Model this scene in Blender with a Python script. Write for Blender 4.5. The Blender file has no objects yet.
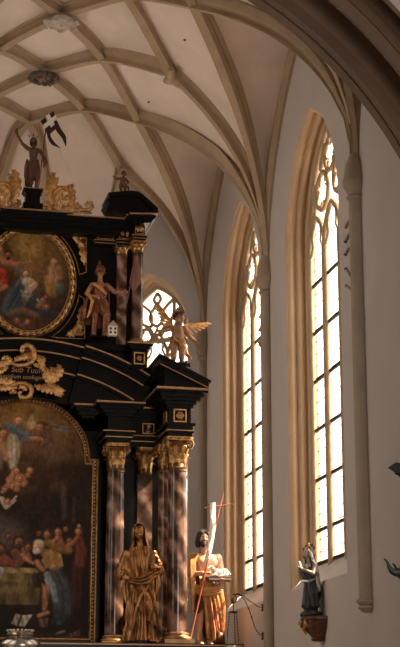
import bpy, bmesh, math, random
import numpy as np
from mathutils import Vector, Matrix, Quaternion
S = bpy.context.scene
COL = S.collection
PI = math.pi
# ------------------------------------------------------------------ camera
FPX, HORIZON, WALL_VP = 1550.0, 739.0, -156.0       # focal length in px, eye level, vanishing point of the choir axis
PITCH = math.atan((HORIZON - 323.5) / FPX)
YAW = math.atan((200 - WALL_VP) / math.hypot(FPX, HORIZON - 323.5))
EYE = np.array([-3.0, 0.0, 1.6])
cd = bpy.data.cameras.new('camera'); cam = bpy.data.objects.new('camera', cd); COL.objects.link(cam)
cd.sensor_fit = 'VERTICAL'; cd.sensor_height = 36.0; cd.sensor_width = 24.0
cd.lens = 36.0 * FPX / 647.0
cam.location = EYE; cam.rotation_euler = (PI / 2 + PITCH, 0, -YAW)
cd.clip_end = 300
S.camera = cam
# ------------------------------------------------------------------ world, lamps, exposure
w = bpy.data.worlds.new('world'); S.world = w; w.use_nodes = True
wb = w.node_tree.nodes['Background']; wb.inputs[0].default_value = (1.0, 0.95, 0.885, 1); wb.inputs[1].default_value = 1.0
S.view_settings.view_transform = 'Standard'; S.view_settings.look = 'None'
S.view_settings.gamma = 1.0; S.view_settings.use_curve_mapping = False
S.view_settings.exposure = 2.78

def area(name, loc, target, sx, sy, power, col=(1, 1, 1), portal=False):
    l = bpy.data.lights.new(name, 'AREA'); l.shape = 'RECTANGLE'; l.size = sx; l.size_y = sy
    l.energy = power; l.color = col
    if portal: l.cycles.is_portal = True
    o = bpy.data.objects.new(name, l); COL.objects.link(o); o.location = loc
    d = Vector(target) - Vector(loc)
    o.rotation_euler = d.to_track_quat('-Z', 'Y').to_euler()
    return o
sun = bpy.data.lights.new('sun', 'SUN'); sun.energy = 5.5; sun.angle = .035; sun.color = (1, .84, .66)
so = bpy.data.objects.new('sun', sun); COL.objects.link(so); so.location = (12, 5, 20); so.rotation_euler = Vector((-1.0, .25, -1.12)).to_track_quat('-Z', 'Y').to_euler()
# daylight arriving through the choir windows
for yc in (22.2, 26.8, 17.2):
    area('window_portal', (4.45, yc, 7.5), (0, yc, 7.5), 2.4, 7.6, 1, portal=True)
for yc in (22.2, 26.8):
    area('window_portal', (-4.45, yc, 7.5), (0, yc, 7.5), 2.4, 7.6, 1, portal=True)
area('nave_fill', (3.0, 2.0, 4.6), (1, 22, 12), 5, 5, 120, (1, .88, .76))  # fill lamp added in the nave, aimed up at the choir vault
# ------------------------------------------------------------------ helpers
def at(u, v, Y=None, X=None, Z=None):
    """the point of the place that the photograph shows at (u, v) on the plane Y=, X= or Z=const"""
    fw = np.array([math.sin(YAW) * math.cos(PITCH), math.cos(YAW) * math.cos(PITCH), math.sin(PITCH)])
    rt = np.array([math.cos(YAW), -math.sin(YAW), 0.0]); up = np.cross(rt, fw)
    d = fw * FPX + rt * (u - 200) + up * (323.5 - v)
    k = ((Y - EYE[1]) / d[1]) if Y is not None else ((X - EYE[0]) / d[0]) if X is not None else ((Z - EYE[2]) / d[2])
    return EYE + d * k

class MB:
    def __init__(s): s.v = []; s.f = []; s.m = []; s.mi = 0
    def add(s, vs, fs):
        n = len(s.v); s.v += [tuple(float(c) for c in p) for p in vs]
        s.f += [tuple(i + n for i in f) for f in fs]; s.m += [s.mi] * len(fs); return s
    def grid(s, rows, wrap_u=False, wrap_v=False, caps=False):
        nr, nc = len(rows), len(rows[0]); fs = []
        for i in range(nr if wrap_u else nr - 1):
            for j in range(nc if wrap_v else nc - 1):
                a, b = i, (i + 1) % nr; c, d = j, (j + 1) % nc
                fs.append((a * nc + c, a * nc + d, b * nc + d, b * nc + c))
        if caps:
            fs.append(tuple(range(nc - 1, -1, -1))); fs.append(tuple((nr - 1) * nc + j for j in range(nc)))
        return s.add([p for r in rows for p in r], fs)
    def box(s, c, d, rz=0.0, M=None):
        hx, hy, hz = d[0] / 2, d[1] / 2, d[2] / 2; cs, sn = math.cos(rz), math.sin(rz); vs = []
        for x, y, z in ((-1,-1,-1),(1,-1,-1),(1,1,-1),(-1,1,-1),(-1,-1,1),(1,-1,1),(1,1,1),(-1,1,1)):
            px, py, pz = x * hx, y * hy, z * hz
            vs.append((c[0] + px * cs - py * sn, c[1] + px * sn + py * cs, c[2] + pz))
        return s.add(vs, [(3,2,1,0),(4,5,6,7),(0,1,5,4),(1,2,6,5),(2,3,7,6),(3,0,4,7)])
    def prism(s, poly, y0, y1):
        """polygon in (x, z) extruded from y0 to y1"""
        n = len(poly)
        vs = [(x, y0, z) for x, z in poly] + [(x, y1, z) for x, z in poly]
        fs = [tuple(range(n)), tuple(range(2 * n - 1, n - 1, -1))] + [(i, i + n, (i + 1) % n + n, (i + 1) % n) for i in range(n)]
        return s.add(vs, fs)
    def lathe(s, prof, c=(0, 0, 0), n=24, sx=1.0, sy=1.0, mod=None):
        rows = []
        for r, z in prof:
            rows.append([(c[0] + sx * r * (mod(a, z) if mod else 1) * math.cos(a), c[1] + sy * r * (mod(a, z) if mod else 1) * math.sin(a), c[2] + z)
                         for a in [2 * PI * k / n for k in range(n)]])
        return s.grid(rows, wrap_v=True, caps=True)
    def tube(s, path, rad, n=8, closed=False, flat=1.0):
        P = [Vector(p) for p in path]; m = len(P)
        if not hasattr(rad, '__len__'): rad = [rad] * m
        rows = []; up = None
        for i in range(m):
            if closed: t = P[(i + 1) % m] - P[i - 1]
            else: t = P[min(i + 1, m - 1)] - P[max(i - 1, 0)]
            if t.length < 1e-9: t = Vector((0, 0, 1))
            t.normalize()
            if up is None:
                up = t.orthogonal().normalized()
            up = (up - t * up.dot(t))
            up = up.normalized() if up.length > 1e-6 else t.orthogonal().normalized()
            sd = t.cross(up)
            rows.append([P[i] + (up * math.cos(a) + sd * math.sin(a) * flat) * rad[i] for a in [2 * PI * k / n for k in range(n)]])
        return s.grid(rows, wrap_u=closed, wrap_v=True, caps=not closed)
    def sphere(s, c, r, n=12, m=8, M=None):
        r = (r, r, r) if not hasattr(r, '__len__') else r; rows = []
        for i in range(m + 1):
            ph = -PI / 2 + PI * i / m; k = max(math.cos(ph), 1e-3)
            row = [Vector((r[0] * k * math.cos(a), r[1] * k * math.sin(a), r[2] * math.sin(ph))) for a in [2 * PI * j / n for j in range(n)]]
            if M is not None: row = [M @ p for p in row]
            rows.append([Vector(c) + p for p in row])
        return s.grid(rows, wrap_v=True, caps=True)
    def xf(s, M, start=0):
        s.v[start:] = [tuple(M @ Vector(p)) for p in s.v[start:]]; return s
    def mirror_x(s, x0=0.0):
        n = len(s.v); s.v += [(2 * x0 - x, y, z) for x, y, z in s.v]
        s.m += list(s.m); s.f += [tuple(i + n for i in reversed(f)) for f in s.f]; return s
    def build(s, name, mats, parent=None, smooth=False, angle=40, col=None):
        me = bpy.data.meshes.new(name); me.from_pydata(s.v, [], s.f)
        mats = mats if isinstance(mats, (list, tuple)) else [mats]
        for m in mats: me.materials.append(m)
        if len(mats) > 1: me.polygons.foreach_set('material_index', s.m)
        bm = bmesh.new(); bm.from_mesh(me); bmesh.ops.recalc_face_normals(bm, faces=bm.faces)
        if smooth:
            for f in bm.faces: f.smooth = True
            for e in bm.edges:
                if len(e.link_faces) == 2 and e.calc_face_angle(0) > math.radians(angle): e.smooth = False
        bm.to_mesh(me); bm.free()
        o = bpy.data.objects.new(name, me); COL.objects.link(o)
        if parent is not None: o.parent = parent
        return o

def structure(o, label=None):
    o['kind'] = 'structure'
    if label: o['label'] = label
    return o
def tag(o, label, cat, group=None):
    o['label'] = label; o['category'] = cat
    if group: o['group'] = group
    return o
def empty(name, loc=(0, 0, 0), rz=0.0, label=None, cat=None, group=None):
    o = bpy.data.objects.new(name, None); COL.objects.link(o); o.location = loc; o.rotation_euler = (0, 0, rz)
    o.empty_display_size = 0.1
    if label: tag(o, label, cat, group)
    return o

# ------------------------------------------------------------------ materials
def mat(name, base, rough=0.7, metal=0.0, vary=0.0, scale=4.0, dark=None, bump=0.0, bscale=30.0, spec=0.5):
    m = bpy.data.materials.new(name); m.use_nodes = True; nt = m.node_tree; b = nt.nodes['Principled BSDF']
    b.inputs['Base Color'].default_value = (*base, 1); b.inputs['Roughness'].default_value = rough
    b.inputs['Metallic'].default_value = metal; b.inputs['Specular IOR Level'].default_value = spec
    if vary or dark or bump:
        tc = nt.nodes.new('ShaderNodeTexCoord')
    if vary or dark:
        n = nt.nodes.new('ShaderNodeTexNoise'); n.inputs['Scale'].default_value = scale; n.inputs['Detail'].default_value = 6; n.inputs['Roughness'].default_value = .6
        nt.links.new(tc.outputs['Object'], n.inputs['Vector'])
        r = nt.nodes.new('ShaderNodeValToRGB'); r.color_ramp.elements[0].position = .32; r.color_ramp.elements[1].position = .68
        d = dark if dark else tuple(c * (1 - vary) for c in base); l = base if dark else tuple(min(1, c * (1 + vary)) for c in base)
        r.color_ramp.elements[0].color = (*d, 1); r.color_ramp.elements[1].color = (*l, 1)
        nt.links.new(n.outputs['Fac'], r.inputs['Fac']); nt.links.new(r.outputs['Color'], b.inputs['Base Color'])
    if bump:
        n2 = nt.nodes.new('ShaderNodeTexNoise'); n2.inputs['Scale'].default_value = bscale; n2.inputs['Detail'].default_value = 4
        nt.links.new(tc.outputs['Object'], n2.inputs['Vector'])
        bp = nt.nodes.new('ShaderNodeBump'); bp.inputs['Strength'].default_value = bump; bp.inputs['Distance'].default_value = .02
        nt.links.new(n2.outputs['Fac'], bp.inputs['Height']); nt.links.new(bp.outputs['Normal'], b.inputs['Normal'])
    return m

def marble(name, c0, c1, c2, scale=3.0, rough=.22):
    m = bpy.data.materials.new(name); m.use_nodes = True; nt = m.node_tree; b = nt.nodes['Principled BSDF']
    tc = nt.nodes.new('ShaderNodeTexCoord'); mp = nt.nodes.new('ShaderNodeMapping'); mp.inputs['Rotation'].default_value = (.5, .6, .3); mp.inputs['Scale'].default_value = (1, 1, 1.0)
    wv = nt.nodes.new('ShaderNodeTexWave'); wv.inputs['Scale'].default_value = scale * .5; wv.inputs['Distortion'].default_value = 9; wv.inputs['Detail'].default_value = 4; wv.inputs['Detail Scale'].default_value = 1.6
    nz = nt.nodes.new('ShaderNodeTexNoise'); nz.inputs['Scale'].default_value = scale * 2.5; nz.inputs['Detail'].default_value = 6
    r = nt.nodes.new('ShaderNodeValToRGB'); e = r.color_ramp.elements; e[0].position = .25; e[0].color = (*c0, 1); e[1].position = .95; e[1].color = (*c2, 1)
    k = e.new(.62); k.color = (*c1, 1)
    mx = nt.nodes.new('ShaderNodeMath'); mx.operation = 'MULTIPLY_ADD'; mx.inputs[1].default_value = .55
    ad = nt.nodes.new('ShaderNodeMath'); ad.operation = 'MULTIPLY'; ad.inputs[1].default_value = .5
    nt.links.new(tc.outputs['Object'], mp.inputs['Vector']); nt.links.new(mp.outputs['Vector'], wv.inputs['Vector']); nt.links.new(mp.outputs['Vector'], nz.inputs['Vector'])
    nt.links.new(wv.outputs['Fac'], mx.inputs[0]); nt.links.new(nz.outputs['Fac'], ad.inputs[0]); nt.links.new(ad.outputs[0], mx.inputs[2])
    nt.links.new(mx.outputs[0], r.inputs['Fac']); nt.links.new(r.outputs['Color'], b.inputs['Base Color'])
    b.inputs['Roughness'].default_value = rough
    return m

PLASTER = mat('plaster', (.74, .63, .555), .9, vary=.07, scale=1.3, bump=.15, bscale=9)
WALLM = mat('wall_plaster', (.49, .445, .425), .9, vary=.05, scale=1.0, bump=.12, bscale=8)
STONE = mat('ochre_stone', (.40, .292, .195), .85, vary=.12, scale=2.2, bump=.15, bscale=14)
JAMB = mat('window_stone', (.58, .42, .275), .8, vary=.10, scale=2.0, bump=.12, bscale=14)
SHAFTM = mat('grey_brown_stone', (.34, .265, .20), .85, vary=.1, scale=2.2, bump=.12, bscale=14)
TRACERY = mat('tracery_stone', (.40, .295, .19), .8, vary=.1, scale=4)
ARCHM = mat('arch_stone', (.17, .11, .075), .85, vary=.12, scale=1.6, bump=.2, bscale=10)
IRON = mat('dark_iron', (.012, .011, .011), .55, .6)
FLOORM = mat('floor_stone', (.30, .25, .2), .6, vary=.15, scale=1.5)
def glass_material(name, lead):
    m = bpy.data.materials.new(name); m.use_nodes = True; nt = m.node_tree; nt.nodes.clear()
    out = nt.nodes.new('ShaderNodeOutputMaterial'); tr = nt.nodes.new('ShaderNodeBsdfTransparent'); df = nt.nodes.new('ShaderNodeBsdfDiffuse')
    df.inputs[0].default_value = (.02, .018, .016, 1)
    uv = nt.nodes.new('ShaderNodeUVMap'); bk = nt.nodes.new('ShaderNodeTexBrick')
    bk.offset = 0.0; bk.inputs['Scale'].default_value = 1.0; bk.inputs['Brick Width'].default_value = .16; bk.inputs['Row Height'].default_value = .2
    bk.inputs['Mortar Size'].default_value = lead; bk.inputs['Mortar Smooth'].default_value = .1
    bk.inputs['Color1'].default_value = (.9, .84, .76, 1); bk.inputs['Color2'].default_value = (.74, .67, .58, 1)
    nz = nt.nodes.new('ShaderNodeTexNoise'); nz.inputs['Scale'].default_value = 2.5
    mxn = nt.nodes.new('ShaderNodeMixRGB'); mxn.blend_type = 'MULTIPLY'; mxn.inputs[0].default_value = .35
    mix = nt.nodes.new('ShaderNodeMixShader')
    nt.links.new(uv.outputs[0], bk.inputs['Vector']); nt.links.new(uv.outputs[0], nz.inputs['Vector'])
    nt.links.new(bk.outputs['Color'], mxn.inputs[1]); nt.links.new(nz.outputs['Fac'], mxn.inputs[2]); nt.links.new(mxn.outputs[0], tr.inputs[0])
    nt.links.new(bk.outputs['Fac'], mix.inputs[0]); nt.links.new(tr.outputs[0], mix.inputs[1]); nt.links.new(df.outputs[0], mix.inputs[2]); nt.links.new(mix.outputs[0], out.inputs[0])
    return m
GLASS = glass_material('leaded_glass', .008); GLASS_PLAIN = glass_material('plain_glass', .0)

# ------------------------------------------------------------------ vault geometry
W = 3.7; YA, YB, YC = 19.8, 24.75, 29.7; BAY = 4.95; ZS = 9.2
EX, EY = 1.93, 31.47                                     # corner between the slanting and the end wall of the apse
def barrel(t, R=4.685):                                  # pointed section of the vault, t = distance from the ridge
    t = min(max(t, 0.0), W); return ZS + math.sqrt(max(R ** 2 - (t + .985) ** 2, 0.0)) + .15 * math.exp(-((t - .95) / .6) ** 2)
def hside(x, y, R=4.685):
    d = abs((y - YA + BAY / 2) % BAY - BAY / 2)
    return barrel(min(abs(x), W - W * d / BAY), R)
def hapse(x, y, R=4.685):
    q = y - YC; ax = abs(x); a = max(ax + q, W * q / (EY - YC))
    s = (q - ax) / math.sqrt(2) + 1.365; d1 = max(0, 1.25 - abs(s)); d2 = abs(ax - .8) if ax < 1.365 else EX - ax
    k = W - 1.48 * d1 if ax + q >= W * q / (EY - YC) else W - 1.3 * max(0, d2)
    return barrel(min(a, k), R)
RS = 4.855                                               # the webs lie a rib's depth above the soffits
def hz(x, y): return hside(x, y) if y <= YC else hapse(x, y)

def smooth_cols(n):
    return [W * math.sin(PI / 2 * (k / n) * 1.0) if False else W * (1 - (1 - abs(k) / n) ** 1.6) * (1 if k >= 0 else -1) for k in range(-n, n + 1)]
mb = MB(); xs = smooth_cols(44); ys = list(np.arange(16.6, YC - .001, .1)) + [YC]
mb.grid([[(x, y, hside(x, y, RS)) for x in xs] for y in ys])
structure(mb.build('ceiling', PLASTER, smooth=True, angle=60), 'pale plaster rib vault over the choir')
mb = MB(); bnd = []
for (x0, y0), (x1, y1) in (((W, YC), (EX, EY)), ((EX, EY), (-EX, EY)), ((-EX, EY), (-W, YC))):
    bnd += [(x0 + (x1 - x0) * k / 40, y0 + (y1 - y0) * k / 40) for k in range(40)]
bnd.append((-W, YC)); rows = []
for k in range(46):
    g = .002 + .998 * (1 - (1 - k / 45) ** 1.6); rows.append([(x * g, YC + (y - YC) * g, hapse(x * g, YC + (y - YC) * g, RS)) for x, y in bnd])
mb.grid(rows); structure(mb.build('ceiling', PLASTER, smooth=True, angle=60), 'pale plaster vault over the apse behind the altar')

RIBP = [(-.125, -.24), (-.125, -.12), (-.11, -.105), (-.075, -.12), (-.05, -.095), (-.045, -.055), (-.065, -.03), (-.065, 0), (.065, 0), (.065, -.03), (.045, -.055), (.05, -.095), (.075, -.12), (.11, -.105), (.125, -.12), (.125, -.24)]
trim_no = [0]
def trim(mbx, material, label=None, smooth=True, angle=50):
    trim_no[0] += 1
    return structure(mbx.build('trim_%d' % trim_no[0], material, smooth=smooth, angle=angle), label)
def rib(p, q, n=44, prof=RIBP, scale=1.15, off=0.0, height=None, label='moulded stone vault rib'):
    p = Vector((p[0], p[1], 0)); q = Vector((q[0], q[1], 0)); hd = (q - p).normalized(); side = Vector((hd.y, -hd.x, 0))
    pts = []
    for k in range(n + 1):
        f = 1 - (1 - k / n) ** 1.5 if abs(p.x) > abs(q.x) else k / n
        c = p + (q - p) * f; pts.append(Vector((c.x, c.y, (height or hz)(c.x, c.y))))
    rows = []
    for i, c in enumerate(pts):
        t = (pts[min(i + 1, n)] - pts[max(i - 1, 0)]).normalized(); dn = side.cross(t)
        if dn.z > 0 or (abs(dn.z) < 1e-6 and dn.dot(hd) < 0): dn = -dn
        foot = abs(p.x) > 3.6 or p.y > 31; k_ = min(1, .40 + 3 * i / n) if foot else 1; kd = min(1, .2 + 6 * i / n) if foot else 1; rows.append([c + side * (s * scale * k_) + dn * (d * scale * kd + off) for s, d in prof])
    m = MB(); m.grid(rows, wrap_v=True, caps=True); return trim(m, STONE, label)
NX = 1.97
for sg in (1, -1):
    for ys_ in (YA, YB):
        rib((sg * W, ys_), (0, ys_ + BAY)); rib((sg * NX, ys_), (0, ys_ + BAY / 2), 20)
    for ys_ in (YB, YC):
        rib((sg * W, ys_), (0, ys_ - BAY)); rib((sg * NX, ys_), (0, ys_ - BAY / 2), 20)
    rib((sg * NX, YA), (0, YA - BAY / 2), 20); rib((sg * W, YA), (sg * W * .36, YA - BAY * .64))
    for ys_ in (YA, YB, YC): rib((sg * W, ys_), (sg * NX, ys_), 30)
    rib((sg * EX, EY), (sg * NX, YC), 30); rib((sg * .8, EY), (0, YC), 36)
    # wall ribs
    for y0, y1 in ((17.325, YA), (YA, YB), (YB, YC)):
        m = MB(); rows = []; n = 40
        for k in range(n + 1):
            y = y0 + (y1 - y0) * k / n; z = hside(sg * W, y)
            if y0 > 17.4: u_ = k / n; y = y0 + (y1 - y0) * (u_ - .06 * math.sin(4 * PI * u_)); z = hside(sg * W, y)
            rows.append((y, z))
        prof = [(-.02, -.02), (.05, -.02), (.08, .02), (.12, .05), (.12, .11), (.02, .3), (-.02, .3)]
        out = []
        for i, (y, z) in enumerate(rows):
            a = rows[max(i - 1, 0)]; b = rows[min(i + 1, n)]; t = Vector((b[0] - a[0], b[1] - a[1])).normalized(); nn = Vector((-t.y, t.x))
            e_ = min(i, n - i) / n; q = min(1, .2 + 3.5 * e_); out.append([(sg * (W - d), y + nn.x * s_ * (q if s_ > .05 else 1), z + nn.y * s_ * (q if s_ > .05 else 1)) for d, s_ in prof])
        m.grid(out, wrap_v=True, caps=True); trim(m, STONE, 'wall rib along the top of the choir wall')

# small ventilation holes in the webs
for u, v in ((185, 40), (61.5, 3.5), (149, 102)):
    best = None
    for k in range(3000):
        Y_ = 19 + .004 * k; p = at(u, v, Y=Y_)
        if abs(p[0]) < W and p[2] >= hside(p[0], p[1], RS) - .004: best = p; break
    if best is not None:
        m = MB(); m.sphere(tuple(best), (.032, .032, .012), 10, 6); trim(m, IRON, 'small round hole in the vault plaster')
# ------------------------------------------------------------------ walls with windows
class Frame2:
    """local frame of a wall: a along the wall, b outwards, z up"""
    def __init__(s, M, t, nrm): s.M = Vector((M[0], M[1], 0)); s.t = Vector((t[0], t[1], 0)); s.n = Vector((nrm[0], nrm[1], 0))
    def __call__(s, a, b, z): p = s.M + s.t * a + s.n * b; return (p.x, p.y, z)
ARC = 1.5                                                # arch radius / half width
def outline(hw, zsill, zspr, inset=0.0, na=18, nj=6):
    """pointed window outline from the foot of one jamb over the apex to the other"""
    w_ = hw - inset; R = ARC * hw - inset; c = (1 - ARC) * hw; amax = math.acos(max(-1, min(1, -c / R)))
    right = [(w_, zsill + (zspr - zsill) * k / nj) for k in range(nj)] + [(c + R * math.cos(amax * k / na), zspr + R * math.sin(amax * k / na)) for k in range(na + 1)]
    return [(-a, z) for a, z in right] + [(a, z) for a, z in reversed(right[:-1])]
def wall_panel(m, fr, a0, a1, z0, z1, ol):
    n = len(ol) // 2
    left, right = ol[:n + 1], ol[n:]
    za = ol[n][1]; zs = ol[0][1]
    m.grid([[fr(a0, 0, z), fr(a, 0, z)] for a, z in left]); m.grid([[fr(a, 0, z), fr(a1, 0, z)] for a, z in right])
    m.grid([[fr(a0, 0, za), fr(a1, 0, za)], [fr(a0, 0, z1), fr(a1, 0, z1)]]); m.grid([[fr(a0, 0, z0), fr(a1, 0, z0)], [fr(a0, 0, zs), fr(a1, 0, zs)]])
win_no = [0]
def pts_arc(c, r, a0, a1, n): return [(c[0] + r * math.cos(a0 + (a1 - a0) * k / n), c[1] + r * math.sin(a0 + (a1 - a0) * k / n)) for k in range(n + 1)]
def window(fr, hw, zsill, zspr, lights, label, detail=True, depth=.36, bars=True, apse=False):
    win_no[0] += 1
    root = structure(empty('window_%d' % win_no[0], fr(0, 0, zsill), label=None), label)
    loc = Vector(fr(0, 0, zsill)); inv = Matrix.Translation(-loc)
    def put(m, name, mt, smooth=True, parent=root): m.xf(inv); return m.build(name, mt, parent, smooth, 50)
    # moulded jamb: rolls and hollows stepping in towards the glass
    prof = [(0, 0), (.005, .02), (.06, .035), (.10, .06), (.10, .09), (.05, .12), (.045, .145), (.075, .165), (.16, .175), (.19, .205), (.18, .235), (.12, .255), (.115, .28), (.15, .3), (.24, .305), (.28, .32), (.3, depth - .01), (.3, depth + .1)]
    k = .65
    rows = []
    for d, b in prof:
        zs_ = zsill + b * 1.05
        rows.append([fr(a, b, z) for a, z in outline(hw, zs_, zspr, d * k)])
    m = MB(); m.grid(rows); put(m, 'jamb', JAMB)
    m = MB(); m.grid([[fr(-hw, -.0, zsill), fr(hw, -.0, zsill)], [fr(-hw, depth + .02, zsill + 1.05 * depth), fr(hw, depth + .02, zsill + 1.05 * depth)]])
    m.grid([[fr(-hw, depth + .02, zsill + 1.05 * depth), fr(hw, depth + .02, zsill + 1.05 * depth)], [fr(-hw, depth + .5, zsill + 1.1 * depth), fr(hw, depth + .5, zsill + 1.1 * depth)]]); put(m, 'sill', WALLM, False)
    gw = hw - .3 * k; zb = zsill + 1.05 * depth
    # glass
    ol = outline(hw, zb, zspr, .3 * k); n = len(ol) // 2
    me = MB(); me.grid([[fr(ol[i][0], depth + .07, ol[i][1]), fr(ol[-1 - i][0], depth + .07, ol[-1 - i][1])] for i in range(n + 1)])
    me.xf(inv); po = me.build('pane', GLASS_PLAIN if apse else GLASS, root)
    uvl = po.data.uv_layers.new(name='UVMap')
    for lp in po.data.loops:
        p = Vector(po.data.vertices[lp.vertex_index].co); uvl.data[lp.index].uv = (p.dot(fr.t), p.z)
    # frame: edge bead, mullions, tracery
    b0 = depth; ra = .044
    t = MB()
    def bar(pts, r=ra, closed=False): t.tube([fr(a, b0, z) for a, z in pts], r, 8, closed)
    bar(outline(hw, zb - .1, zspr, .3 * k + .01), .055)
    lw = 2 * gw / lights; zl = zspr - (.3 if apse else .08 if lights > 2 else .3)
    for i in range(1, lights): bar([(-gw + lw * i, zb - .1), (-gw + lw * i, zl)], .062)
    for i in range(lights):
        c = -gw + lw * (i + .5); h = lw / 2
        bar([(c + p, zl + q) for p, q in pts_arc((-h * .45, 0), h * 1.45, 0, math.acos(.45 / 1.45), 8)])
        bar([(c - p, zl + q) for p, q in pts_arc((-h * .45, 0), h * 1.45, 0, math.acos(.45 / 1.45), 8)])
        if detail:
            for sg in (1, -1):           # cusps of the lancet head
                bar([(c + sg * p, zl + q) for p, q in [(h * .98, -.02), (h * .7, .03), (h * .5, .13), (h * .56, .28), (h * .5, .4), (h * .3, .46), (0, .62)]], ra * .6)
    if detail:
        def foil(cx, cz, r, n_, rot):
            bar(pts_arc((cx, cz), r, 0, 2 * PI, 28)[:-1], ra * .95, True)
            for j in range(n_):
                a = rot + 2 * PI * j / n_
                q = (cx + r * .5 * math.cos(a), cz + r * .5 * math.sin(a))
                bar(pts_arc(q, r * .46, a - 1.9, a + 1.9, 10), ra * .55)
        def dagger(c0, c1, wd):          # leaf-shaped opening
            d = Vector((c1[0] - c0[0], c1[1] - c0[1])); nn = Vector((-d.y, d.x)).normalized()
            for sg in (1, -1):
                bar([(c0[0] + d.x * f + sg * nn.x * wd * math.sin(PI * f ** .8), c0[1] + d.y * f + sg * nn.y * wd * math.sin(PI * f ** .8)) for f in [j / 12 for j in range(13)]], ra * .85)
        H = zspr
        if apse:
            ra_ = ra; ra = .046; H = zspr - .15
            dagger((0, H + .62 * gw), (0, H + 1.22 * gw), gw * .22); dagger((0, H + 1.22 * gw), (0, H + 1.5 * gw), gw * .1)
            dagger((gw * .2, H + .62 * gw), (gw * .50, H + 1.28 * gw), gw * .17); dagger((-gw * .2, H + .62 * gw), (-gw * .50, H + 1.28 * gw), gw * .17)
            for sg in (1, -1):
                foil(sg * gw * .33, H + .40 * gw, gw * .19, 3, PI / 2); foil(sg * gw * .72, H + .55 * gw, gw * .16, 3, PI / 2); foil(sg * gw * .05 + .001, H + .30 * gw, gw * .10, 3, 0) if sg > 0 else None
                dagger((sg * gw * .62, H + .72 * gw), (sg * gw * .66, H + 1.02 * gw), gw * .07)
        elif lights > 2:
            foil(-gw * .36, H + .66 * gw, gw * .25, 3, PI / 2); foil(gw * .36, H + .66 * gw, gw * .25, 3, PI / 2)
            foil(0, H + 1.05 * gw, gw * .22, 3, -PI / 2)
            dagger((-gw * .86, H + .28 * gw), (-gw * .62, H + .84 * gw), .07); dagger((gw * .86, H + .28 * gw), (gw * .62, H + .84 * gw), .07)
            dagger((-gw * .42, H + .96 * gw), (-gw * .2, H + 1.26 * gw), .05); dagger((gw * .42, H + .96 * gw), (gw * .2, H + 1.26 * gw), .05)
            dagger((0, H + 1.29 * gw), (0, H + 1.46 * gw), .06)
        else:
            foil(0, H + .98 * gw, gw * .34, 4, PI / 4)
            dagger((-gw * .08, H + .25 * gw), (-gw * .55, H + .85 * gw), gw * .17); dagger((gw * .08, H + .25 * gw), (gw * .55, H + .85 * gw), gw * .17)
            dagger((0, H + 1.36 * gw), (0, H + 1.66 * gw), gw * .1)
            foil(-gw * .72, H + .2 * gw, gw * .2, 3, PI / 2); foil(gw * .72, H + .2 * gw, gw * .2, 3, PI / 2)
    put(t, 'frame', TRACERY)
    if bars:
        z = zb + .04
        while z < zspr + .1:
            m = MB(); p = [fr(-gw, depth + .035, z), fr(gw, depth + .035, z)]
            m.tube(p, .032, 6); put(m, 'saddle_bar', IRON, False); z += .51 if z < zb + .1 else .80
    return root

m = MB()
fr3 = Frame2((W, 22.2), (0, -1), (1, 0)); fr2 = Frame2((W, 26.78), (0, -1), (1, 0)); fr1 = Frame2((W, 17.2), (0, -1), (1, 0))
ZSILL, ZSPR = 3.83, 9.33; OL = outline(1.45, ZSILL, ZSPR)
def side_wall(sg):
    m = MB(); fs = [Frame2((sg * W, y), (0, -1), (sg, 0)) for y in (22.2, 26.78)]
    edges = [16.0, 24.6, 29.7]
    for f, e0, e1 in ((fs[0], 19.8, 24.6), (fs[1], 24.6, 29.7)):
        wall_panel(m, f, f.M.y - e1, f.M.y - e0, 0, 14.2, OL)
    m.grid([[(sg * 4.9, 17.32, 0), (sg * W, 17.32, 0), (sg * W, 19.8, 0)], [(sg * 4.9, 17.32, 14.2), (sg * W, 17.32, 14.2), (sg * W, 19.8, 14.2)]])
    structure(m.build('wall_right' if sg > 0 else 'wall_left', WALLM, smooth=False)); return fs
fr3, fr2 = side_wall(1); frl3, frl2 = side_wall(-1)
window(fr3, 1.45, ZSILL, ZSPR, 3, 'tall traceried window nearest the camera in the right wall')
window(fr2, 1.45, ZSILL, ZSPR, 3, 'tall traceried window beside the altar in the right wall')
window(frl3, 1.45, ZSILL, ZSPR, 3, 'tall window in the left wall', detail=False); window(frl2, 1.45, ZSILL, ZSPR, 3, 'tall window in the left wall', detail=False)
r2 = math.sqrt(.5)
SH = .17                                                 # the apse window sits a little off the middle of its wall
m = MB(); frd = Frame2(((W + EX) / 2 - r2 * SH, (YC + EY) / 2 + r2 * SH), (r2, -r2), (r2, r2)); OLd = outline(1.02, 4.2, 9.62)
frd2 = Frame2((-(W + EX) / 2 + r2 * SH, (YC + EY) / 2 + r2 * SH), (r2, r2), (-r2, r2))
wall_panel(m, frd, -1.252 + SH, 1.252 + SH, 0, 14.2, OLd); wall_panel(m, frd2, -1.252 - SH, 1.252 - SH, 0, 14.2, OLd)
m.grid([[(-EX, EY, 0), (EX, EY, 0)], [(-EX, EY, 14.2), (EX, EY, 14.2)]]); structure(m.build('wall_back', WALLM))
window(frd, 1.02, 4.2, 9.62, 3, 'traceried apse window half hidden behind the altar', apse=True); window(frd2, 1.02, 4.2, 9.62, 3, 'apse window hidden behind the left of the altar', detail=False)

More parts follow.
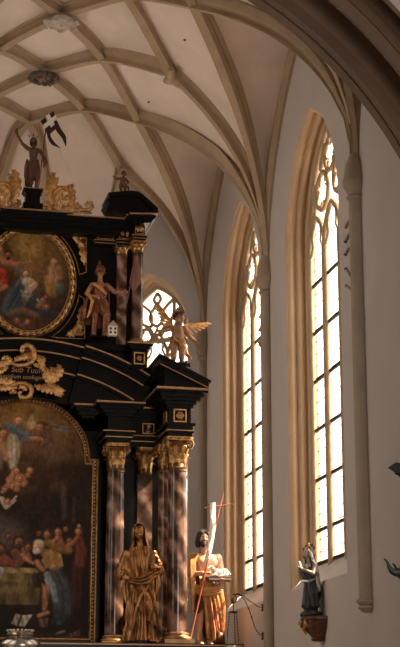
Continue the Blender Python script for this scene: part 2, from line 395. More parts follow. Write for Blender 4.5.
# ------------------------------------------------------------------ wall shafts with capitals
def shaft(x, y, inx, iny, zlo, label, tail=False):
    m = MB(); c = (x + inx * .05, y + iny * .05, 0); r = .1
    prof = [(r, zlo), (r, 8.98)]
    prof += [(r + .02, 8.99), (r + .035, 9.01), (r + .02, 9.03), (r + .005, 9.05), (r + .03, 9.10), (r + .06, 9.15), (r + .08, 9.18), (r + .085, 9.27), (r + .06, 9.3), (r + .04, 9.5), (.05, 9.7)]
    if tail: prof = [(.02, zlo - .20), (.06, zlo - .19), (r - .01, zlo - .16), (r + .02, zlo - .14), (r + .02, zlo - .12), (r - .01, zlo - .10), (r + .035, zlo - .07), (r + .04, zlo - .04), (r + .01, zlo - .02), (r, zlo)] + prof[0:]
    m.lathe(prof, c, 16)
    return trim(m, SHAFTM, label)
for sg in (1, -1):
    shaft(sg * W, YA, -sg, 0, 3.41, 'slender wall shaft ending in a small corbel' if sg > 0 else 'wall shaft', True)
    shaft(sg * W, YB, -sg, 0, 2.6, 'slender wall shaft between the two tall windows' if sg > 0 else 'wall shaft')
    shaft(sg * W, YC, -sg * .7, -.7, 1.0, 'slender wall shaft in the corner beside the altar' if sg > 0 else 'wall shaft')
    shaft(sg * EX, EY, -sg * .4, -.9, 1.0, 'wall shaft')
# ------------------------------------------------------------------ chancel arch and nave
AP = [(5.11, 17.5), (5.09, 17.32), (5.07, 17.26), (5.10, 17.25), (5.10, 17.21), (5.065, 17.20), (5.065, 17.14), (5.10, 17.12), (5.30, 17.2), (5.46, 17.14), (5.54, 17.0), (5.53, 16.8), (5.44, 16.66), (5.36, 16.62), (5.36, 16.59), (5.27, 16.58), (5.23, 16.56), (5.23, 16.50), (5.27, 16.48), (5.36, 16.47), (5.36, 16.44), (5.45, 16.46), (5.58, 16.55), (5.68, 16.47), (5.70, 16.32), (5.62, 16.2), (5.50, 16.13), (5.47, 16.1), (5.48, 16.06), (5.52, 16.05)]
CX_, CZ_ = 1.0, 6.26
def arch_line(r, n=40):
    amax = math.acos(CX_ / r); R = [(-CX_ + r * math.cos(amax * k / n), CZ_ + r * math.sin(amax * k / n)) for k in range(n + 1)]
    R = [(r - CX_, 0.0), (r - CX_, 3.0)] + R
    return [(-x, z) for x, z in R] + [(x, z) for x, z in reversed(R[:-1])]
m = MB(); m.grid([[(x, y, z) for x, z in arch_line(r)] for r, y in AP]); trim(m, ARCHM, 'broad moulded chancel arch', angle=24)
m = MB(); lo = arch_line(5.5); n = len(lo) // 2
for yy in (16.05, 17.5):
    ll = arch_line(5.5 if yy < 17 else 5.11)
    m.grid([[(-9, yy, z), (x, yy, z)] for x, z in ll[:n + 1]]); m.grid([[(x, yy, z), (9, yy, z)] for x, z in ll[n:]])
    m.grid([[(-9, yy, ll[n][1]), (9, yy, ll[n][1])], [(-9, yy, 17), (9, yy, 17)]])
structure(m.build('wall_front', WALLM))
m = MB(); m.grid([[(-9, -9, 0), (-9, 16.05, 0)], [(-9, -9, 17), (-9, 16.05, 17)], [(9, -9, 17), (9, 16.05, 17)], [(9, -9, 0), (9, 16.05, 0)]])
m.grid([[(-9, -9, 0), (9, -9, 0)], [(-9, -9, 17), (9, -9, 17)]]); structure(m.build('wall_nave', WALLM))
m = MB(); m.grid([[(-9, -9, 15.5), (9, -9, 15.5)], [(-9, 16.05, 15.5), (9, 16.05, 15.5)]]); structure(m.build('ceiling', WALLM), 'flat nave ceiling')
m = MB(); m.box((0, 11.5, -.1), (18, 44, .2)); structure(m.build('floor', FLOORM))
# ================================================================== the high altar
BLACK = mat('black_lacquered_wood', (.0035, .003, .0029), .33, spec=.16)
GOLD = mat('gilding', (.78, .47, .20), .42, .9, dark=(.30, .14, .05), scale=14, bump=.25, bscale=60)
GOLDB = mat('bright_gilding', (.92, .60, .27), .36, .9, dark=(.5, .27, .10), scale=18, bump=.2, bscale=60)
GILT_LINE = mat('gilt_moulding', (.44, .25, .12), .45, .7, vary=.2, scale=6)
MARBLE = marble('purple_brown_marble', (.035, .016, .011), (.115, .062, .043), (.36, .225, .17), 1.6, .17)
MARBLE2 = marble('rose_marble', (.07, .03, .018), (.2, .095, .055), (.5, .33, .25), 2.4, .2)
CAPM = [mat('capital_gilding', (.62, .37, .15), .4, .9, dark=(.20, .09, .03), scale=18, bump=.2, bscale=60), mat('capital_bell', (.16, .075, .025), .5, .6)]  # bell coloured dark to stand in for shade in the gaps between leaves
AX = -.17                                               # axis of the altar
ALT = empty('altarpiece', (AX, 27.4, 0), 0, 'tall black and gold baroque high altar with marble columns, filling the left of the choir', 'altar')
AL = Matrix.Translation(Vector((-AX, -27.4, 0)))
def part(m, name, mt, parent=None, smooth=False, angle=40, inv=AL):
    m.xf(inv); return m.build(name, mt, parent or ALT, smooth, angle)
def arcbox(m, xc, zc, r0, r1, a0, a1, y0, y1, n=24):
    rows = []
    for k in range(n + 1):
        a = a0 + (a1 - a0) * k / n; s_, c_ = math.sin(a), math.cos(a)
        rows.append([(xc + r0 * s_, y0, zc + r0 * c_), (xc + r1 * s_, y0, zc + r1 * c_), (xc + r1 * s_, y1, zc + r1 * c_), (xc + r0 * s_, y1, zc + r0 * c_)])
    return m.grid(rows, wrap_v=True, caps=True)
def leaf(m, spine, nrm, width, lobes=4, thick=.25, taper=.75):
    """one lobed acanthus leaf along a 3-d spine"""
    P = [Vector(p) for p in spine]; n = len(P); rows = []
    nrm = Vector(nrm)
    ks = [];  nn = max(n, lobes * 4 + 1)
    Q = []
    for k in range(nn):
        f = k / (nn - 1) * (n - 1); i = min(int(f), n - 2); Q.append(P[i].lerp(P[i + 1], f - i))
    # smooth the polyline a little
    for _ in range(2): Q = [Q[0]] + [(Q[i - 1] + Q[i] * 2 + Q[i + 1]) / 4 for i in range(1, nn - 1)] + [Q[-1]]
    for k in range(nn):
        s_ = k / (nn - 1); t = (Q[min(k + 1, nn - 1)] - Q[max(k - 1, 0)]).normalized(); sd = t.cross(nrm)
        sd = sd.normalized() if sd.length > 1e-5 else Vector((1, 0, 0)); up = sd.cross(t).normalized()
        if up.dot(nrm) < 0: up = -up
        wv = width * (math.sin(PI * min(s_ * .93 + .07, 1)) ** taper) * (.48 + .52 * abs(math.cos(lobes * PI * s_)) ** .7) + width * .03
        c = Q[k]; h = width * thick
        rows.append([c - sd * wv, c - sd * wv * .5 + up * h * .55, c + up * h * .35, c + sd * wv * .5 + up * h * .55, c + sd * wv, c + sd * wv * .4 - up * h * .4, c - sd * wv * .4 - up * h * .4])
    return m.grid(rows, wrap_v=True, caps=True)
def curl(c, r0, a0, turns, n=26, sgn=1):
    """spiral in the (x, z) plane, ending in the middle"""
    return [(c[0] + r0 * (1 - .86 * k / n) * math.cos(a0 + sgn * turns * 2 * PI * k / n), c[1] + r0 * (1 - .86 * k / n) * math.sin(a0 + sgn * turns * 2 * PI * k / n)) for k in range(n + 1)]
def capital_mesh(r, h, n=8):
    """Corinthian capital standing on z = 0"""
    m = MB(); m.mi = 1; m.lathe([(r * 1.0, 0), (r * 1.12, .02 * h), (r * 1.12, .06 * h), (r * 1.0, .09 * h), (r * 1.02, .5 * h), (r * 1.2, .78 * h), (r * 1.35, .86 * h), (.01, .86 * h)], n=20); m.mi = 0
    for row, (z0, z1, o, nn, ph) in enumerate(((.08, .46, .34, n, 0), (.2, .74, .5, n, PI / n))):
        for k in range(nn):
            a = ph + 2 * PI * k / nn; d = Vector((math.cos(a), math.sin(a), 0))
            sp = [d * (r * (1.04 + o * q)) + Vector((0, 0, h * (z0 + (z1 - z0) * zz))) for q, zz in ((0, 0), (.03, .35), (.15, .72), (.55, 1.0), (1.05, 1.0), (1.25, .80))]
            leaf(m, sp, d, r * .34, 4, .16)
    for k in range(4):
        a = PI / 4 + PI / 2 * k; d = Vector((math.cos(a), math.sin(a), 0))
        pts = [d * (r * 1.1) + Vector((0, 0, .5 * h)), d * (r * 1.35) + Vector((0, 0, .7 * h))]
        for q, z in curl((r * 1.62, .76 * h), .16 * h, PI * .75, 1.4, 16, -1): pts.append(d * q + Vector((0, 0, z)))
        m.tube(pts, [r * .15] * len(pts), 6)
    ab = []
    for k in range(32):                                   # concave-sided abacus
        a = 2 * PI * k / 32; e = abs(math.sin(2 * (a))) ; rr = r * (1.45 + .42 * e ** 2.2); ab.append((rr * math.cos(a), rr * math.sin(a)))
    m.grid([[(x * q, y * q, z * h) for x, y in ab] for q, z in ((.94, .87), (1.0, .89), (1.0, .94), (1.05, .96), (1.05, 1.0))], wrap_v=True, caps=True)
    for k in range(4):
        a = PI / 2 * k; m.sphere((r * 1.5 * math.cos(a), r * 1.5 * math.sin(a), .9 * h), r * .16, 8, 5)
    return m
def rosette(m, x, y, z, r):
    for k in range(6):
        a = 2 * PI * k / 6; m.sphere((x + r * .55 * math.cos(a), y, z + r * .55 * math.sin(a)), (r * .34, r * .25, r * .34), 8, 5)
    m.sphere((x, y - r * .15, z), (r * .3, r * .3, r * .3), 8, 5)
ZL = float(at(140, 644.5, Y=26.3)[2])                   # top of the ledge the figures stand on
SIDES = (1, -1)
# --- plinth, predella ledge, back boards
m = MB(); m.box((AX, 26.95, ZL / 2 - .12), (6.3, 1.5, ZL - .24)); m.box((AX, 26.9, ZL - .17), (6.5, 1.7, .1)); part(m, 'altar_base', BLACK)
m = MB(); m.box((AX + .16, 26.75, ZL - .06), (6.98, 1.9, .12)); lo = part(m, 'ledge', BLACK)
m = MB(); m.box((AX + .16, 25.795, ZL - .03), (6.98, .015, .02)); m.box((AX + .16, 25.79, ZL - .105), (6.98, .02, .018)); part(m, 'gilded_moulding', GILT_LINE, lo)
m = MB(); hb = float(at(185.5, 520, Y=27.47)[0]) - AX; m.box((AX, 27.62, (ZL + 7.6) / 2), (2 * hb, .3, 7.6 - ZL)); hc_ = float(at(152, 380, Y=27.47)[0]) - AX; ht_ = float(at(150, 369, Y=27.47)[2]); m.box((AX, 27.62, (7.0 + ht_) / 2), (2 * hc_, .3, ht_ - 7.0)); part(m, 'back_board', BLACK)
# --- columns ------------------------------------------------------------
ZC4 = float(at(180, 470, Y=26.2)[2]); ZK4 = float(at(180, 439, Y=26.2)[2])      # foot and top of the front capital
C4X = float(at(177.3, 500, Y=26.2)[0]); C4R = float(at(187.2, 500, Y=26.2)[0]) - C4X
ZC1 = float(at(115, 471, Y=26.95)[2]); ZK1 = float(at(115, 445, Y=26.95)[2])
C1X = float(at(115.2, 520, Y=26.95)[0]); C1R = float(at(124.3, 520, Y=26.95)[0]) - C1X
C2X = float(at(144.8, 520, Y=27.2)[0]); C2R = .15
C3X = float(at(163.5, 520, Y=26.95)[0]) + .04; C3R = .14
def column(x, y, r, zc, zk, name='column', mt=None, parent=None, zb=None, inv=AL, base=True):
    zb = ZL if zb is None else zb; H = zc - zb
    m = MB(); m.lathe([(r * 1.0, zb + r * 1.1), (r * 1.0, zb + H * .35), (r * .97, zb + H * .65), (r * .9, zc - r * .25), (r * .98, zc - r * .2), (r * .98, zc)], (x, y, 0), 28)
    sh = part(m, name, mt or MARBLE, parent, True, 40, inv)
    if base:
        m = MB(); m.box((x, y, zb + r * .22), (r * 2.9, r * 2.9, r * .44)); m.lathe([(r * 1.4, r * .44), (r * 1.46, r * .58), (r * 1.4, r * .72), (r * 1.18, r * .76), (r * 1.12, r * .9), (r * 1.22, r * .98), (r * 1.2, r * 1.08), (r, r * 1.16)], (x, y, zb), 28); part(m, 'column_base', GILT_LINE, sh, True, 40, inv)
    m = capital_mesh(r * .90, zk - zc); m.xf(Matrix.Translation((x, y, zc))); part(m, 'capital', CAPM, sh, True, 50, inv)
    return sh
for sg in SIDES:
    column(AX + sg * (C4X - AX), 26.2, C4R, ZC4, ZK4)
    column(AX + sg * (C1X - AX), 26.95, C1R, ZC1, ZK1)
    column(AX + sg * (C3X - AX), 26.95, C3R, ZC1 + .02, ZK1 + .02, mt=MARBLE2)
    # flat pilaster behind
    x = AX + sg * (C2X - AX); m = MB(); m.box((x, 27.3, (ZL + ZC1) / 2), (.27, .16, ZC1 - ZL)); p_ = part(m, 'pilaster', MARBLE)
    m = capital_mesh(.125, ZK1 - ZC1); m.xf(Matrix.Translation((x, 27.24, ZC1))); part(m, 'capital', CAPM, p_, True, 50)
# --- entablature over the columns ---------------------------------------
def entab(x, hw, yf, yb, z0, levels, name='entablature', sg=1, ros=None):
    """stack of mouldings; levels = (height, projection, gilded edge)"""
    m = MB(); g = MB(); z = z0
    for h, p, gl in levels:
        m.box((AX + sg * (x - AX), (yf - p + yb) / 2, z + h / 2), (2 * (hw + p), yb - yf + p, h))
        if gl:
            zz = z + h if gl > 0 else z + .0
            g.box((AX + sg * (x - AX), (yf - p + yb) / 2 - .006, zz - .012 * (1 if gl > 0 else -1)), (2 * (hw + p) + .012, yb - yf + p + .012, abs(gl)))
        z += h
    o = part(m, name, BLACK)
    if g.v: part(g, 'gilded_moulding', GILT_LINE, o)
    return o, z
Z4 = [float(at(177, v, Y=26.0)[2]) for v in (437, 425, 424, 408, 392)]
for sg in SIDES:
    h0 = ZK4
    lv = [(.07, .02, 0), (.05, .045, .018), (.07, .03, 0), (.05, .07, 0), (.27, .0, 0), (.05, .04, 0), (.06, .08, 0), (.06, .14, 0), (.07, .19, 0), (.07, .26, .04)]
    o, ztop4 = entab(C4X, C4R + .02, 26.0, 27.5, h0, lv, 'entablature', sg)
    g = MB(); xx = AX + sg * (C4X - AX); zc = h0 + .24 + .135; q = .105
    for dx, dz, wx, wz in ((0, q, 2 * q + .02, .02), (0, -q, 2 * q + .02, .02), (q, 0, .02, 2 * q), (-q, 0, .02, 2 * q)): g.box((xx + dx, 25.992, zc + dz), (wx, .02, wz))
    for dx, dz, wx, wz in ((0, q, 2 * q + .02, .02), (0, -q, 2 * q + .02, .02), (q, 0, .02, 2 * q), (-q, 0, .02, 2 * q)): g.box((xx - sg * (C4R + .028), 26.3 + dx, zc + dz), (.02, wx, wz))
    rosette(g, xx, 25.98, zc, .085)
    part(g, 'rosette_panel', GOLDB, o)
    ZE1 = ZK1
    lv = [(.06, .02, 0), (.05, .05, .018), (.05, .03, 0), (.05, .09, .016), (.26, 0, 0), (.05, .05, 0), (.06, .11, 0), (.06, .18, 0), (.06, .24, .03)]
    o, ztop1 = entab(C1X, C1R + .03, 26.72, 27.5, ZE1, lv, 'entablature', sg)
    # recessed stretch between, and the inner end beside the painting
    xm = (C1X + C4X) / 2
    lv2 = [(.06, .0, 0), (.05, .03, .016), (.05, .02, 0), (.05, .05, .014), (.26, 0, 0), (.05, .03, 0), (.06, .08, 0), (.06, .13, 0), (.06, .18, .03)]
    o, _ = entab(xm, xm - C1X - C1R + .06, 27.05, 27.5, ZE1, lv2, 'entablature', sg)
    g = MB(); xx = AX + sg * (C2X + .02 - AX); zc = ZE1 + .34
    for dx, dz, wx, wz in ((0, .09, .2, .016), (0, -.09, .2, .016), (.1, 0, .016, .2), (-.1, 0, .016, .2)): g.box((xx + dx, 27.045, zc + dz), (wx, .02, wz))
    for k in (-1, 1): leaf(g, [(xx, 27.04, zc), (xx + k * .01, 27.02, zc + k * .05), (xx, 27.03, zc + k * .085)], (0, -1, 0), .05, 3)
    part(g, 'gilded_panel', GOLD, o)
    xi = float(at(89, 404, Y=26.9)[0]); o, _ = entab(xi, .09, 27.0, 27.5, ZE1 + .47, [(.05, .03, 0), (.06, .08, 0), (.06, .13, 0), (.06, .18, .03)], 'entablature', sg)
# --- segmental pediment across the middle --------------------------------
p1 = at(20, 338, Y=26.9); p2 = at(90, 352, Y=26.9); p3 = at(135, 372, Y=26.9)
dx1, dx2 = p2[0] - AX, p3[0] - AX; zt = None
# circle through (dx1, z2), (dx2, z3) centred on the axis
z2, z3 = p2[2], p3[2]; zc_ = (dx2 ** 2 - dx1 ** 2 + z3 ** 2 - z2 ** 2) / (2 * (z3 - z2)); RP = math.hypot(dx1, z2 - zc_)
am = math.asin(min(.95, 2.15 / RP)); ab_ = math.asin(.98 / RP)
m = MB(); g = MB()
def ped(a0, a1, dy):
    for sgn in SIDES if a0 > 0 else (1,):
        A0, A1 = (a0 * sgn, a1 * sgn) if a0 > 0 else (a0, a1)
        lay = [(0, -.07, .34), (-.07, -.13, .26), (-.13, -.19, .2), (-.19, -.44, .08), (-.44, -.50, .16), (-.50, -.56, .12), (-.56, -1.0, .02)]
        for t, b, pr in lay: arcbox(m, AX, zc_, RP + b, RP + t, A0, A1, 27.05 - pr - dy, 27.55)
        for t, pr in ((.0, .34), (-.185, .2), (-.495, .16)): arcbox(g, AX, zc_, RP + t - .022, RP + t + .004, A0, A1, 27.04 - pr - dy, 27.06 - pr - dy)
ped(-ab_, ab_, 0.0); ped(ab_, am, .14)
pd = part(m, 'pediment', BLACK, smooth=True, angle=30); part(g, 'gilded_moulding', GILT_LINE, pd)
# --- broken pediment pieces over the front columns -----------------------
pk = at(156.5, 360.5, Y=26.0); pe = at(208, 387.5, Y=25.75); zq = ztop4
for sg in SIDES:
    fx = lambda x: AX + sg * (x - AX)
    m = MB(); xl, xr = pk[0], C4X + C4R + .25; z0 = zq; zp = pk[2]; ze = zq + .06
    m.prism([(fx(xl + .12), z0), (fx(xr - .1), z0), (fx(xr - .1), ze), (fx(xl + .12), zp - .16)], 25.85, 27.3)
    m.prism([(fx(xl), zp - .13), (fx(xl), zp), (fx(xr + .02), ze + .03), (fx(xr + .02), ze - .06), (fx(xl + .08), zp - .16)], 25.68, 27.3)
    m.prism([(fx(xl - .02), zp - .01), (fx(xl - .02), zp + .05), (fx(xr + .05), ze + .07), (fx(xr + .05), ze + .02)], 25.64, 27.3)
    # scrolled inner end running down to the recess
    o = part(m, 'pediment_fragment', BLACK)
    g = MB(); g.prism([(fx(xl), zp - .135), (fx(xl), zp - .122), (fx(xr + .02), ze - .052), (fx(xr + .02), ze - .065)], 25.672, 25.685)
    part(g, 'gilded_moulding', GILT_LINE, o)
# --- upper storey ---------------------------------------------------------
ZU0 = float(at(120, 343, Y=26.9)[2]); ZU1 = float(at(110, 252, Y=26.9)[2]); ZUT = float(at(111, 217.5, Y=26.6)[2])
m = MB(); xw = float(at(147, 300, Y=27.0)[0]) - AX
m.box((AX, 27.45, (ZU0 + ZUT) / 2 - .2), (2 * xw - .1, .5, ZUT - ZU0 + .4)); m.box((AX, 27.3, (7.9 + ZU0) / 2), (2 * xw, .6, ZU0 - 7.9)); part(m, 'upper_storey', BLACK)
U3 = float(at(122.5, 300, Y=26.95)[0]); U4 = float(at(138, 300, Y=26.7)[0]); ZB4 = float(at(138, 344, Y=26.6)[2])
for sg in SIDES:
    fx = lambda x: AX + sg * (x - AX)
    m = MB(); m.box((fx(U3), 27.12, (ZU0 + ZU1) / 2), (.18, .14, ZU1 - ZU0)); p_ = part(m, 'pilaster', MARBLE2)
    m = capital_mesh(.095, .19); m.xf(Matrix.Translation((fx(U3), 27.1, ZU1))); part(m, 'capital', CAPM, p_, True, 50)
    column(fx(U4), 26.75, .105, ZU1 - .05, ZU1 + .17, mt=MARBLE, zb=ZB4)
    # pedestal with rosette below the outer column
    m = MB(); zb_ = float(at(137, 370, Y=26.6)[2]); m.box((fx(U4), 26.9, (zb_ + ZB4) / 2 - .02), (.28, .8, ZB4 - zb_ - .04)); m.box((fx(U4) - sg * .0, 26.85, ZB4 - .05), (.46, .9, .05)); m.box((fx(U4), 26.87, ZB4 - .1), (.36, .84, .05)); m.box((fx(U4) - sg * .5, 27.0, ZB4 - .06), (.9, .5, .07))
    o = part(m, 'pedestal', BLACK); g = MB(); zc = (zb_ + ZB4) / 2 - .05
    for dx, dz, wx, wz in ((0, .1, .2, .018), (0, -.1, .2, .018), (.09, 0, .018, .2), (-.09, 0, .018, .2)): g.box((fx(U4) + dx, 26.495, zc + dz), (wx, .02, wz))
    rosette(g, fx(U4), 26.49, zc, .06); g.box((fx(U4), 26.39, ZB4 - .03), (.47, .02, .014)); part(g, 'rosette_panel', GOLDB, o)
    # entablature with gilded panels
    zz = ZU1 + .19
    for x, hw_, yf in ((float(at(106, 234, Y=27.0)[0]), .17, 27.05), (U3 + .03, .13, 26.95), (U4, .10, 26.62)):
        o, ze_ = entab(x, hw_, yf, 27.5, zz - .02, [(.05, .02, .014), (.05, .04, .014), (.18, 0, 0), (.05, .04, 0), (.05, .1, 0), (.05, .17, .028)], 'entablature', sg)
        g = MB(); zc = zz - .02 + .19
        for dx, dz, wx, wz in ((0, .065, 2 * hw_ - .04, .014), (0, -.065, 2 * hw_ - .04, .014), (hw_ - .025, 0, .014, .14), (-hw_ + .025, 0, .014, .14)): g.box((fx(x) + dx, yf - .005, zc + dz), (wx, .016, wz))
        for k in (-1, 1): leaf(g, [(fx(x), yf - .01, zc), (fx(x) + k * hw_ * .4, yf - .025, zc + .02), (fx(x) + k * (hw_ - .05), yf - .01, zc)], (0, -1, 0), .05, 4)
        part(g, 'gilded_panel', GOLD, o)
# top cornice
m = MB(); g = MB()
zt0 = ZUT - .02
for z0, z1, pr in ((-.22, -.12, .02), (-.12, -.05, .1), (-.05, .02, .2), (.02, .06, .26)):
    m.box((AX, 27.25 - pr / 2, zt0 + (z0 + z1) / 2), (2 * xw - .3 + pr, .6 + pr, z1 - z0))
m.box((AX, 27.2, zt0 + .12), (1.5, .5, .14)); m.box((AX, 27.1, zt0 + .04), (1.2, .95, .08))
g.box((AX, 26.685, zt0 + .048), (2 * xw - .04, .012, .024)); g.box((AX, 26.618, zt0 + .07), (1.2, .012, .024))
tc_ = part(m, 'top_cornice', BLACK); part(g, 'gilded_moulding', GILT_LINE, tc_)
# segment pieces on top, left and right
for sg in SIDES:
    fx = lambda x: AX + sg * (x - AX)
    P = [at(u, v, Y=26.5) for u, v in ((129, 214), (156, 215), (156, 211), (150, 207), (145, 203), (141, 199), (136, 196), (130, 195), (121, 195.5), (109, 196.5), (106, 200), (109, 205), (114, 209), (118, 214))]
    m = MB(); m.prism([(fx(p[0]), p[2]) for p in P], 26.45, 27.1)
    P2 = [at(u, v, Y=26.5) for u, v in ((107, 195), (121, 193.5), (130, 193), (137, 194), (143, 198), (148, 202.5), (153, 207), (157, 210.5), (156, 213.5), (151, 210.5), (146, 206), (142, 202), (136, 198.5), (129, 197), (121, 197.5), (108, 199))]
    m.prism([(fx(p[0]), p[2]) for p in P2], 26.36, 27.1)
    a = at(128, 214, Y=26.5); b = at(156.5, 214, Y=26.5); m.prism([(fx(a[0]), a[2]), (fx(b[0]), b[2]), (fx(b[0]), b[2] - .07), (fx(a[0]), a[2] - .07)], 26.3, 27.2)
    c = at(151, 224, Y=26.5); m.prism([(fx(b[0]), b[2] - .06), (fx(b[0] - .06), b[2] - .12), (fx(c[0] - .02), c[2]), (fx(c[0] - .2), c[2] - .03), (fx(c[0] - .25), b[2] - .06)], 26.42, 27.2)
    o = part(m, 'scroll_pediment', BLACK)
    g = MB(); g.prism([(fx(a[0]), a[2] - .045), (fx(b[0]), b[2] - .045), (fx(b[0]), b[2] - .07), (fx(a[0]), a[2] - .07)], 26.29, 26.31); part(g, 'gilded_moulding', GILT_LINE, o)
# --- carved frames and paintings -----------------------------------------
def sweep2d(m, path, prof, y, closed=False):
    """profile (inward offset, depth) swept along an (x, z) path; positive depth towards the viewer"""
    n = len(path); rows = []
    for i in range(n):
        a = path[i - 1] if (closed or i > 0) else path[i]; b = path[(i + 1) % n] if (closed or i < n - 1) else path[i]
        t0 = Vector((path[i][0] - a[0], path[i][1] - a[1])); t1 = Vector((b[0] - path[i][0], b[1] - path[i][1]))
        if t0.length < 1e-6: t0 = t1
        if t1.length < 1e-6: t1 = t0
        t0.normalize(); t1.normalize(); n0 = Vector((-t0.y, t0.x)); n1 = Vector((-t1.y, t1.x)); nn = n0 + n1; nn = nn / max(.3, nn.dot(n0))
        rows.append([(path[i][0] + nn.x * s_, y - d, path[i][1] + nn.y * s_) for s_, d in prof])
    return m.grid(rows, wrap_u=closed, wrap_v=True, caps=not closed)
FY = 27.34
fo = at(97.5, 500, Y=FY); fs_ = at(90, 459, Y=FY); ft = at(28, 396.5, Y=FY)
HO = float(fo[0] - AX); HA = float(fs_[0] - AX); ZSH = float(fs_[2]); ZTOP = float(ft[2]); ZBOT = float(at(60, 645, Y=FY)[2])
kz = (ZTOP - ZSH) / HA
fp = [(HO, ZBOT), (HO, ZSH), (HA, ZSH)] + [(HA * math.cos(a), ZSH + HA * kz * math.sin(a)) for a in [PI / 2 * k / 20 for k in range(1, 21)]]
fpath = [(AX + x, z) for x, z in fp] + [(AX - x, z) for x, z in reversed(fp[:-1])]
PT1 = empty('altar_painting', (AX, FY, ZBOT), 0, 'large dark arched altar painting of bearded men around an open tomb below clouds of angels', 'painting')
PL1 = Matrix.Translation((-AX, -FY, -ZBOT))
FW = .125
GROUND = mat('frame_hollow', (.05, .022, .01), .5, .3)
m = MB(); prof = [(0, 0), (0, .05), (.012, .075), (.03, .08), (.04, .055), (.05, .05), (.085, .05), (.092, .072), (.108, .075), (.118, .05), (FW, .02), (FW, 0)]
sweep2d(m, fpath, prof, FY, True); m.m = [1 if (i % len(prof)) in (4, 5, 6) else 0 for i in range(len(m.f))]
FR1 = part(m, 'frame', [GOLD, GROUND], PT1, True, 45, PL1)
# carved beads and leaves along the hollow of the frame
def along(path, step):
    out = []; acc = 0
    for i in range(len(path) - 1):
        a = Vector(path[i]); b = Vector(path[i + 1]); L = (b - a).length; k = acc
        while k < L: out.append((a.lerp(b, k / L), (b - a).normalized())); k += step
        acc = k - L
    return out
m = MB()
for p, t in along(fpath, .066):
    nn = Vector((-t.y, t.x)); c = p + nn * .067; a = c - t * .026; b = c + t * .026
    m.sphere((c.x, FY - .06, c.y), (.019, .02, .021), 8, 5)
part(m, 'carved_beading', GOLDB, FR1, True, 50, PL1)['kind'] = 'stuff'
# oval frame with a twisted ribbon
OY = 27.16
ot = at(29, 225.5, Y=OY); ob = at(31.5, 338.5, Y=OY); orr = at(76.3, 285, Y=OY)
OC = (AX, float((ot[2] + ob[2]) / 2)); OA = float(orr[0] - AX); OB = float((ot[2] - ob[2]) / 2)
PT2 = empty('oval_painting', (AX, OY, OC[1]), 0, 'oval painting of a haloed woman among clouds, in a twisted gold frame', 'painting')
PL2 = Matrix.Translation((-AX, -OY, -OC[1]))
m = MB(); n = 72; el = [(OC[0] + OA * math.cos(2 * PI * k / n), OC[1] + OB * math.sin(2 * PI * k / n)) for k in range(n)]
op_ = [(0, 0), (0, .05), (.015, .075), (.03, .06), (.04, .03), (.105, .03), (.112, .06), (.125, .06), (.135, .03), (.135, 0)]; sweep2d(m, el, op_, OY, True); m.m = [1 if (i % len(op_)) in (3, 4, 5) else 0 for i in range(len(m.f))]
FR2 = part(m, 'frame', [GOLD, GROUND], PT2, True, 45, PL2)
m = MB(); rows = []; N = 720; tw = 44
for k in range(N):
    a = 2 * PI * k / N; c = (OC[0] + (OA - .072) * math.cos(a), OC[1] + (OB - .072) * math.sin(a)); rad = Vector((math.cos(a), 0, math.sin(a))); row = []
    for j in range(10):
        b = 2 * PI * j / 10; rr = .036 * (.62 + .46 * math.cos(2 * b - tw * a))
        q = Vector((c[0], OY - .05, c[1])) + rad * (rr * math.cos(b)) + Vector((0, -1, 0)) * (rr * math.sin(b)); row.append(q)
    rows.append(row)
m.grid(rows, wrap_u=True, wrap_v=True); part(m, 'twisted_ribbon', GOLDB, FR2, True, 60, PL2)
# --- gilded spandrels round the oval --------------------------------------
def spandrel(sg, up):
    k = 1 if up else -1
    fx = lambda x: AX + sg * (x - AX)
    if up: c = [at(u, v, Y=27.2) for u, v in ((63, 232), (86, 233), (86, 272.5), (82, 271))]
    else: c = [at(u, v, Y=27.2) for u, v in ((57, 338), (84.5, 339), (84, 299), (80.5, 300))]
    A, B, C_ = [(p[0], p[2]) for p in c[:3]]
    arc = [(AX + (OA + .07) * math.cos(a) , OC[1] + k * (OB + .07) * math.sin(a)) for a in [math.radians(d) for d in range(62, 9, -4)]]
    arc = [p for p in arc if p[0] < B[0] - .03 and abs(p[1] - OC[1]) < abs(A[1] - OC[1])]
    loop = [(fx(p[0]), p[1]) for p in [A, B, C_] + list(reversed(arc))]
    m = MB(); m.tube([(x, 27.18, z) for x, z in loop], .011, 6, True)
    o = part(m, 'spandrel_ornament', GOLD, smooth=True)
    m = MB(); ctr = Vector((B[0] - .10, 27.17, B[1] - k * .13)); tip = [(Vector((A[0] + .16, 27.17, A[1] - k * .045))), Vector((C_[0] - .035, 27.17, C_[1] + k * .12)), Vector((B[0] - .19, 27.16, B[1] - k * .23)), Vector((B[0] - .05, 27.16, B[1] - k * .05)), Vector((B[0] - .25, 27.16, B[1] - k * .13)), Vector((B[0] - .09, 27.16, B[1] - k * .32))]
    for t in tip:
        mid = ctr.lerp(t, .55) + Vector((0, -.04, 0)); leaf(m, [(fx(ctr.x), ctr.y, ctr.z), (fx(mid.x), mid.y, mid.z), (fx(t.x), t.y, t.z)], (0, -1, 0), .078, 4, .3)
    m.sphere((fx(ctr.x), 27.14, ctr.z), .035, 10, 6)
    part(m, 'acanthus', GOLD, o, True, 60)
for sg in SIDES:
    spandrel(sg, True); spandrel(sg, False)
